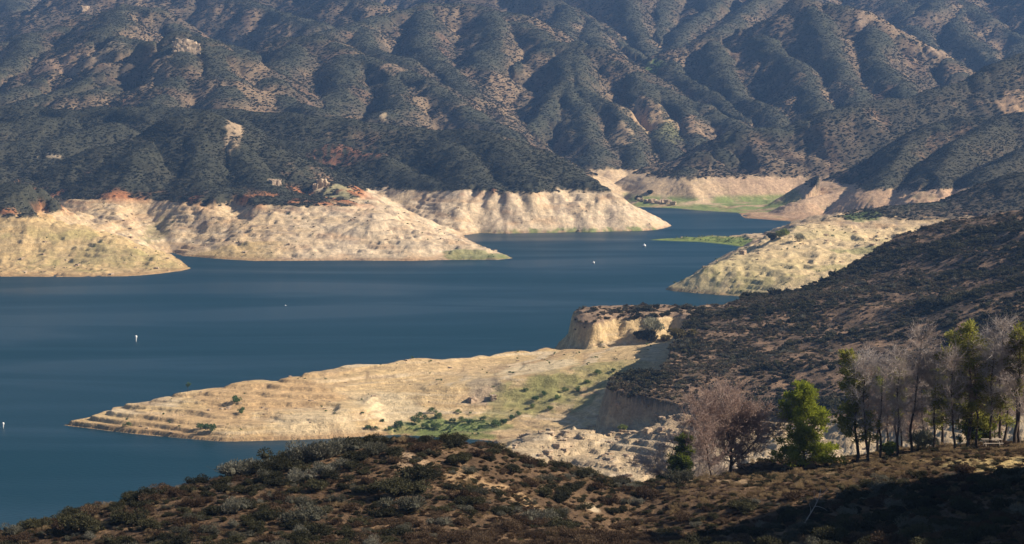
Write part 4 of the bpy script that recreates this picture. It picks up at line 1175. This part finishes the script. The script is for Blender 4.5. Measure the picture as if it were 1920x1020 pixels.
# ------------------------------------------------------------------ shrubs and saplings by the water
willow = [shrub_mesh('willow', M_GREEN, 601 + k, 420, .22, .09, 1.25, .3, 7, .7, 14) for k in range(3)]
yelbush = shrub_mesh('bush', M_YELLOW, 610, 500, .2, .11, 1.0, .5, 7)
palebush = shrub_mesh('bush', M_PALE, 611, 1100, .16, .06, 1.15, .25, 8, .6, 60)
olivebush = shrub_mesh('bush', M_OLIVE, 612, 900, .18, .09, .95, .6, 8, .3, 20)
ochrebush = shrub_mesh('bush', M_OCHRE, 613, 900, .18, .08, 1.0, .5, 8, .4, 30)
def put(name, me, px, py, s, label, cat='shrub', group=None, d0=640, d1=1100, sq=1.0, sink=.06):
    x, y, z = hit(px, py, d0, d1)
    return single(name, me, (x, y, z - sink * s), label, cat, group, (s, s, s * sq), (px * 1.7) % 6.28)
put('shrub', palebush, 1221, 630, 5.2, 'big pale grey-green shrub in front of the bluff', sq=1.15)
put('shrub', olivebush, 1216, 642, 4.0, 'dark green bush at the foot of the big pale shrub')
put('shrub', ochrebush, 1271, 636, 3.7, 'round ochre brown bush right of the big pale shrub')
put('shrub', ochrebush, 1246, 641, 2.4, 'small tawny bush between the pale shrub and the ochre bush')
put('shrub', olivebush, 1197, 632, 2.0, 'small dark bush left of the big pale shrub')
put('shrub', yelbush, 1368, 584, 1.4, 'bright green bush on the rim of the dark terrace')
put('shrub', yelbush, 1170, 808, 1.6, 'lone yellow-green bush growing in the rocky bank', d1=760)
put('shrub', willow[0], 443, 757, 2.3, 'largest green shrub on the slope of the spit')
put('shrub', willow[1], 453, 775, 1.5, 'dark green shrub just below the largest shrub on the spit')
put('shrub', willow[2], 397, 812, 2.3, 'green shrub at the foot of the spit near its tip')
put('shrub', willow[0], 376, 806, 1.7, 'smaller green shrub left of the one at the foot of the spit')
put('shrub', willow[1], 238, 800, 1.2, 'little dark shrub on the ledges nearest the tip of the spit')
# sapling on the skyline of the spit
def sapling():
    x, y, z = hit(352, 735, 640, 1000)
    r = empty('sapling', (x, y, z - .1), 'thin green sapling standing up against the water on the spit', 'sapling')
    q = QB(); q.tube([(0, 0, 0), (.1, 0, 1.3), (.05, 0, 2.4), (.25, 0, 3.2)], [.07, .055, .04, .02], 5)
    link('trunk', q.mesh('trunk', M_BARK), r)
    for pp in ([(.07, 0, 1.9), (.5, .1, 2.6), (.8, .1, 3.0)], [(.07, 0, 1.7), (-.2, .05, 2.1), (-.4, .1, 2.5)]):
        q = QB(); q.tube(pp, [.03, .02, .01], 4); link('limb', q.mesh('limb', M_BARK), r)
    q = QB()
    for c, rr_ in (((.2, 0, 3.1), .55), ((.75, .1, 2.9), .45), ((-.35, .1, 2.55), .4), ((.3, 0, 2.5), .4)):
        d = rng.normal(size=(70, 3)); q.cards(np.array(c) + d * rr_ * .5, .3, .13, .2, rng.uniform(size=70))
    link('crown', q.mesh('crown', M_GREEN, False), r)
sapling()
MG = 'green shrubs of the wet cove'
MARSH = [(690, 806, 1.3), (703, 806, 1.0), (719, 793, 1.0), (731, 808, 1.2), (745, 808, 1.2), (752, 805, 1.9), (778, 795, 1.9), (790, 785, 1.6), (800, 803, 1.5), (815, 805, 1.8), (812, 775, 1.4), (826, 785, 1.7), (850, 793, 1.3), (868, 792, 1.5), (879, 795, 1.4),
         (906, 788, 1.2), (928, 800, 1.7), (945, 795, 1.5), (960, 788, 1.4), (972, 780, 1.2), (1000, 765, 1.3), (1005, 752, 1.5), (1020, 742, 1.2), (1032, 770, 1.2), (1045, 750, 1.5), (1060, 735, 1.1), (1085, 735, 1.3), (1100, 720, 1.2), (1120, 702, 1.3), (1150, 700, 1.0), (985, 735, 1.0), (860, 775, 1.0), (898, 805, 1.2), (840, 806, 1.1)]
for k, (px, py, s) in enumerate(MARSH):
    put('marsh_shrub', willow[k % 3], px, py, s, 'upright green shrub in the band of greenery between spit and rocky bank' if px < 985 else 'low green shrub on the tan flat leading back to the bluff', 'shrub', MG)
# far side
put('shrub', yelbush, 1464, 447, 4.6, 'bright yellow-green tree-like bush at the root of the grassy bar', 'bush', d0=1280, d1=1720)
put('shrub', olivebush, 1448, 450, 3.6, 'dark green bush leaning on the bright yellow-green bush', 'bush', d0=1280, d1=1720)
put('shrub', palebush, 1498, 453, 4.0, 'greyish bush at the top of the pale headland', 'bush', d0=1280, d1=1720)
put('shrub', olivebush, 1219, 365, 3.0, 'dark bush on the far green flat behind the pale nose', 'bush', d0=1850, d1=2300)
put('shrub', olivebush, 1196, 374, 3.2, 'dark bush at the back of the pale nose, nearest the water', 'bush', d0=1850, d1=2300)

# ------------------------------------------------------------------ rocks
boulder = []
for k in range(4):
    q = QB(); q.blob((0, 0, .35), (1, .8, .7), 4, .28, 1.2, 700 + 5 * k, 0, True); boulder.append(q.mesh('boulder', M_ROCK, True))
def outcrop(seed, n, spread):
    global rng
    rng = np.random.RandomState(seed); q = QB()
    for k in range(n):
        a = rng.normal(size=2) * spread
        r = rng.uniform(.5, 1.0) * (1.2 - .25 * np.linalg.norm(a))
        q.blob((a[0], a[1] * .6, r * .4), (r * .8, r * .6, r * rng.uniform(.6, 1.0)), 4, .35, 1.4, seed + k, 0, True)
    return q.mesh('rock_outcrop', M_ROCK, True)
def rock(name, me, px, py, s, label, cat, d0, d1, group=None):
    x, y, z = hit(px, py, d0, d1)
    single(name, me, (x, y, z - .15 * s), label, cat, group, s, (px * 2.3) % 6.28)
rock('rock_outcrop', outcrop(720, 7, .38), 351, 94, 9.5, 'pale rock knob crowning the upper left hill', 'rock', 2000, 2700)
rock('rock_outcrop', outcrop(730, 5, .7), 160, 22, 4.5, 'small pale rock near the top left of the hills', 'rock', 2400, 3200)
rock('rock_outcrop', outcrop(740, 6, .8), 600, 350, 4.5, 'cream coloured crag above the second pale lobe', 'rock', 1600, 1850)
rock('rock_outcrop', outcrop(750, 5, .8), 515, 344, 3.2, 'smaller cream crag left of the bigger one above the second lobe', 'rock', 1600, 1850)
rock('boulder', boulder[0], 1053, 636, 1.9, 'tan stump of rock at the left foot of the bluff', 'boulder', 640, 1000)
rock('boulder', boulder[1], 1393, 476, 2.0, 'dark-sided boulder on the crest of the headland', 'boulder', 1280, 1640)
rock('boulder', boulder[3], 885, 752, 1.5, 'dark undercut boulder in the face of the spit', 'boulder', 640, 1000)
rock('boulder', boulder[0], 925, 748, 1.3, 'small boulder right of the undercut one in the face of the spit', 'boulder', 640, 1000)
BG = 'white blocks along the far green shore'
for k, (px, py, s) in enumerate(((1200, 378, 2.6), (1212, 379, 2.2), (1222, 381, 3.0), (1233, 382, 2.6), (1241, 380, 2.2), (1252, 382, 3.2), (1262, 384, 2.4), (1227, 378, 2.0))):
    x, y, z = hit(px, py, 1900, 2250)
    single('boulder', boulder[k % 4], (x, y, z), 'whitish block at the edge of the far green flat', 'boulder', BG, s, k)

# ------------------------------------------------------------------ brush on the near hillside: one object per shrub
sage = [shrub_mesh('sagebrush', M_SAGE, 801 + k, 1500, .11, .04, .85, .45, 8, .5, 40) for k in range(3)]
dark = [shrub_mesh('chaparral_shrub', M_OLIVE, 811 + k, 1700, .10, .05, .85, .55, 8, .35, 40) for k in range(4)]
dry = [shrub_mesh('buckwheat_shrub', M_DRY, 821 + k, 1200, .12, .04, .7, .45, 7, .45, 60) for k in range(4)]
straw = [shrub_mesh('grass_clump', M_STRAW, 831 + k, 500, .3, .03, .8, 0, 5, 1.2) for k in range(2)]
def hillside_brush():
    global rng
    rng = np.random.RandomState(90)
    pts = []
    # silver and dark bushes on the skyline against the water, from the photograph
    for px, py, s, k in ((20, 995, 2.0, 'dark'), (60, 985, 1.4, 'dark'), (110, 962, 1.6, 'dark'), (160, 948, 1.2, 'sage'), (195, 945, 1.5, 'dark'), (232, 932, 1.4, 'sage'), (262, 925, 1.6, 'dark'), (300, 918, 1.5, 'dark'), (330, 912, 1.3, 'sage'), (372, 905, 1.8, 'dark'), (400, 899, 1.5, 'sage'),
                         (440, 895, 2.0, 'sage'), (470, 889, 1.9, 'sage'), (500, 886, 1.5, 'dark'), (530, 876, 1.7, 'dark'), (556, 872, 1.5, 'sage'), (585, 866, 2.1, 'sage'), (612, 862, 1.9, 'sage'), (640, 853, 1.9, 'sage'), (660, 845, 1.5, 'dark'),
                         (560, 905, 1.4, 'sage'), (510, 905, 1.3, 'dark'), (745, 930, 2.2, 'dark'), (790, 905, 2.4, 'dark'), (765, 960, 1.8, 'sage'), (150, 1000, 1.8, 'dark'), (240, 985, 1.6, 'dark'), (1277, 908, 1.6, 'sage'), (1005, 985, 1.6, 'sage'), (570, 985, 2.0, 'sage'), (1050, 1000, 1.4, 'dark')):
        x, y, z = hit(px, py, 120, 330)
        pts.append((x, y, z, s * .85, k, 'skyline' if py < 850 + (650 - px) * .24 else 'open'))
    n = 20000
    x, y, z = sample(n, 126, 300, .232)
    j, i = near_ix(x, y)
    n2 = fbm(x.astype(np.float32), y.astype(np.float32), 16, 3, 231); n3 = fbm(x.astype(np.float32), y.astype(np.float32), 60, 2, 232)
    lum = GCG[j, i].mean(1)
    ok = seen(x, y, z, .8) & (rng.uniform(size=n) < np.clip(.75 + .8 * n2, .1, 1)) & (lum < .24)
    P2 = [(p[0], p[1], p[3]) for p in pts]
    rest = []
    for k in np.nonzero(ok)[0]:
        u = (x[k] / y[k]) * FPX + 960
        row = 104 + (HCAM - z[k]) * FPX / y[k]
        dk = u > 1080 and row > 1010 - (u - 1060) * .165                   # below the grass edge on the right
        grass = u > 1250 and not dk
        r_ = rng.uniform()
        s = .24 + .9 * rng.uniform() ** 2.4
        if grass and r_ < .4: kind, s = 'straw', rng.uniform(.25, .6)
        elif n3[k] + .3 * (r_ - .5) > .22: kind = 'dry'
        elif r_ < .14: kind = 'sage'
        elif r_ < .62: kind = 'dark'
        elif r_ < .94: kind = 'dry'
        else: kind, s = 'straw', s * .6
        if grass and kind != 'straw': s *= .5
        if any((a - x[k]) ** 2 + (b - y[k]) ** 2 < (.62 * (s + c)) ** 2 for a, b, c in P2): continue
        P2.append((x[k], y[k], s))
        zn = 'bank' if dk else 'track' if grass else 'gully' if u > 960 else 'open'
        pts.append((x[k], y[k], z[k], s, kind, zn))
    # the 300 that show largest stand alone, the rest is one ground cover
    size = np.array([p[3] / p[1] for p in pts])
    order = np.argsort(-size)
    LAB = {('sage', 'skyline'): 'silvery sagebrush on the hill crest, against the water', ('dark', 'skyline'): 'dark olive shrub on the hill crest, against the water',
           ('sage', 'open'): 'grey-green sagebrush on the near knoll, below its crest', ('dark', 'open'): 'dark olive shrub on the near knoll, below its crest', ('dry', 'open'): 'dry brown brush on the near knoll, below its crest', ('straw', 'open'): 'straw coloured clump on the near knoll',
           ('sage', 'gully'): 'grey-green sagebrush on the slope running down to the gully', ('dark', 'gully'): 'dark olive shrub on the slope running down to the gully', ('dry', 'gully'): 'dry brown brush on the slope running down to the gully', ('straw', 'gully'): 'straw coloured clump on the slope running down to the gully',
           ('sage', 'bank'): 'grey-green sagebrush on the dark bank, bottom right', ('dark', 'bank'): 'dark olive shrub on the dark bank, bottom right', ('dry', 'bank'): 'dry brown brush on the dark bank, bottom right', ('straw', 'bank'): 'straw coloured clump on the dark bank, bottom right',
           ('sage', 'track'): 'low sagebrush on the dry grass below the trees', ('dark', 'track'): 'low dark shrub on the dry grass below the trees', ('dry', 'track'): 'low brown brush on the dry grass below the trees', ('straw', 'track'): 'straw coloured grass clump below the trees'}
    SRC = {'sage': sage, 'dark': dark, 'dry': dry, 'straw': straw}
    NM = {'sage': 'sagebrush', 'dark': 'chaparral_shrub', 'dry': 'buckwheat_shrub', 'straw': 'grass_clump'}
    CAT = {'sage': 'shrub', 'dark': 'shrub', 'dry': 'shrub', 'straw': 'grass clump'}
    flat = [m for k in ('sage', 'dark', 'dry', 'straw') for m in SRC[k]]
    off = {'sage': 0, 'dark': 3, 'dry': 7, 'straw': 11}
    o_p, o_s, o_r, o_i = [], [], [], []
    for c, k in enumerate(order):
        a, b, zz, s, kind, zn = pts[k]
        v = int(rng.randint(len(SRC[kind]))); rz = rng.uniform(0, 6.28); sq = rng.uniform(.75, 1.1)
        if c < 296:
            single(NM[kind], SRC[kind][v], (a, b, zz - .05 * s), LAB[(kind, zn)], CAT[kind], 'brush on the near hillside: ' + LAB[(kind, zn)].split(' on ')[0], (s, s, s * sq), rz)
        else:
            o_p.append((a, b, zz - .05 * s)); o_s.append((s, s, s * sq)); o_r.append(rz); o_i.append(off[kind] + v)
    print('hillside', len(pts))
    # litter, small dry stems and grass between the bushes
    x, y, z = sample(20000, 126, 300, .232)
    ok = seen(x, y, z, .4) & (rng.uniform(size=len(x)) < .9)
    for a, b, c in zip(x[ok], y[ok], z[ok]):
        s = rng.uniform(.12, .38); kind = ('dry', 'dry', 'straw', 'dark')[rng.randint(4)]
        o_p.append((a, b, c - .03)); o_s.append((s, s, s * .8)); o_r.append(rng.uniform(0, 6.28)); o_i.append(off[kind] + rng.randint(len(SRC[kind])))
    scatter('ground_cover', np.array(o_p), np.array(o_s), np.array(o_r), np.array(o_i), flat)
hillside_brush()

# pale bushes among the trunks, and a bleached fallen branch
put('shrub', palebush, 1727, 845, 2.0, 'pale round bush among the tree trunks', d0=255, d1=330)
put('shrub', palebush, 1773, 836, 1.5, 'smaller pale bush right of the pale round bush', d0=255, d1=330)
put('shrub', yelbush, 1668, 856, 1.3, 'low green bush at the foot of the dead trees', d0=255, d1=330)
def branch():
    x, y, z = hit(1508, 985, 120, 300)
    q = QB(); g = np.array
    p = limb_path((0, 0, .1), (.5, .3, .75), 3.2, 8, .12)
    q.tube(p, np.linspace(.06, .015, 9), 5)
    for t, d in ((.3, (.1, .2, .9)), (.5, (.9, 0, .5)), (.65, (-.2, .1, 1)), (.8, (.7, .2, .3))):
        a = limb_path(at_path(p, t), d, 1.1, 5, .2); q.tube(a, np.linspace(.03, .008, 6), 4)
    single('dead_branch', q.mesh('dead_branch', M_PALEWOOD), (x, y, z), 'bleached dead branch sticking out of the dark bank', 'branch')
branch()



# ------------------------------------------------------------------ air
def haze():
    m = bpy.data.materials.new('haze'); m.use_nodes = True
    nt = m.node_tree; nt.nodes.remove(nt.nodes['Principled BSDF'])
    v = N(nt, 'ShaderNodeVolumePrincipled')
    v.inputs['Color'].default_value = (.26, .50, 1.0, 1)
    v.inputs['Density'].default_value = HAZE
    v.inputs['Anisotropy'].default_value = 0.0
    nt.links.new(v.outputs[0], nt.nodes['Material Output'].inputs['Volume'])
    x, y0, y1, zb, zt = 5200, -300, 5200, -12, max(480, float(GZ.max()) + 15)
    V = np.array([(-x, y0, zb), (x, y0, zb), (x, y1, zb), (-x, y1, zb), (-x, y0, zt), (x, y0, zt), (x, y1, zt), (-x, y1, zt)])
    F = np.array([(0, 3, 2, 1), (4, 5, 6, 7), (0, 1, 5, 4), (1, 2, 6, 5), (2, 3, 7, 6), (3, 0, 4, 7)])
    o = link('haze', mesh_np('haze', V, F, m, smooth=False)); o['kind'] = 'stuff'
if HAZE: haze()
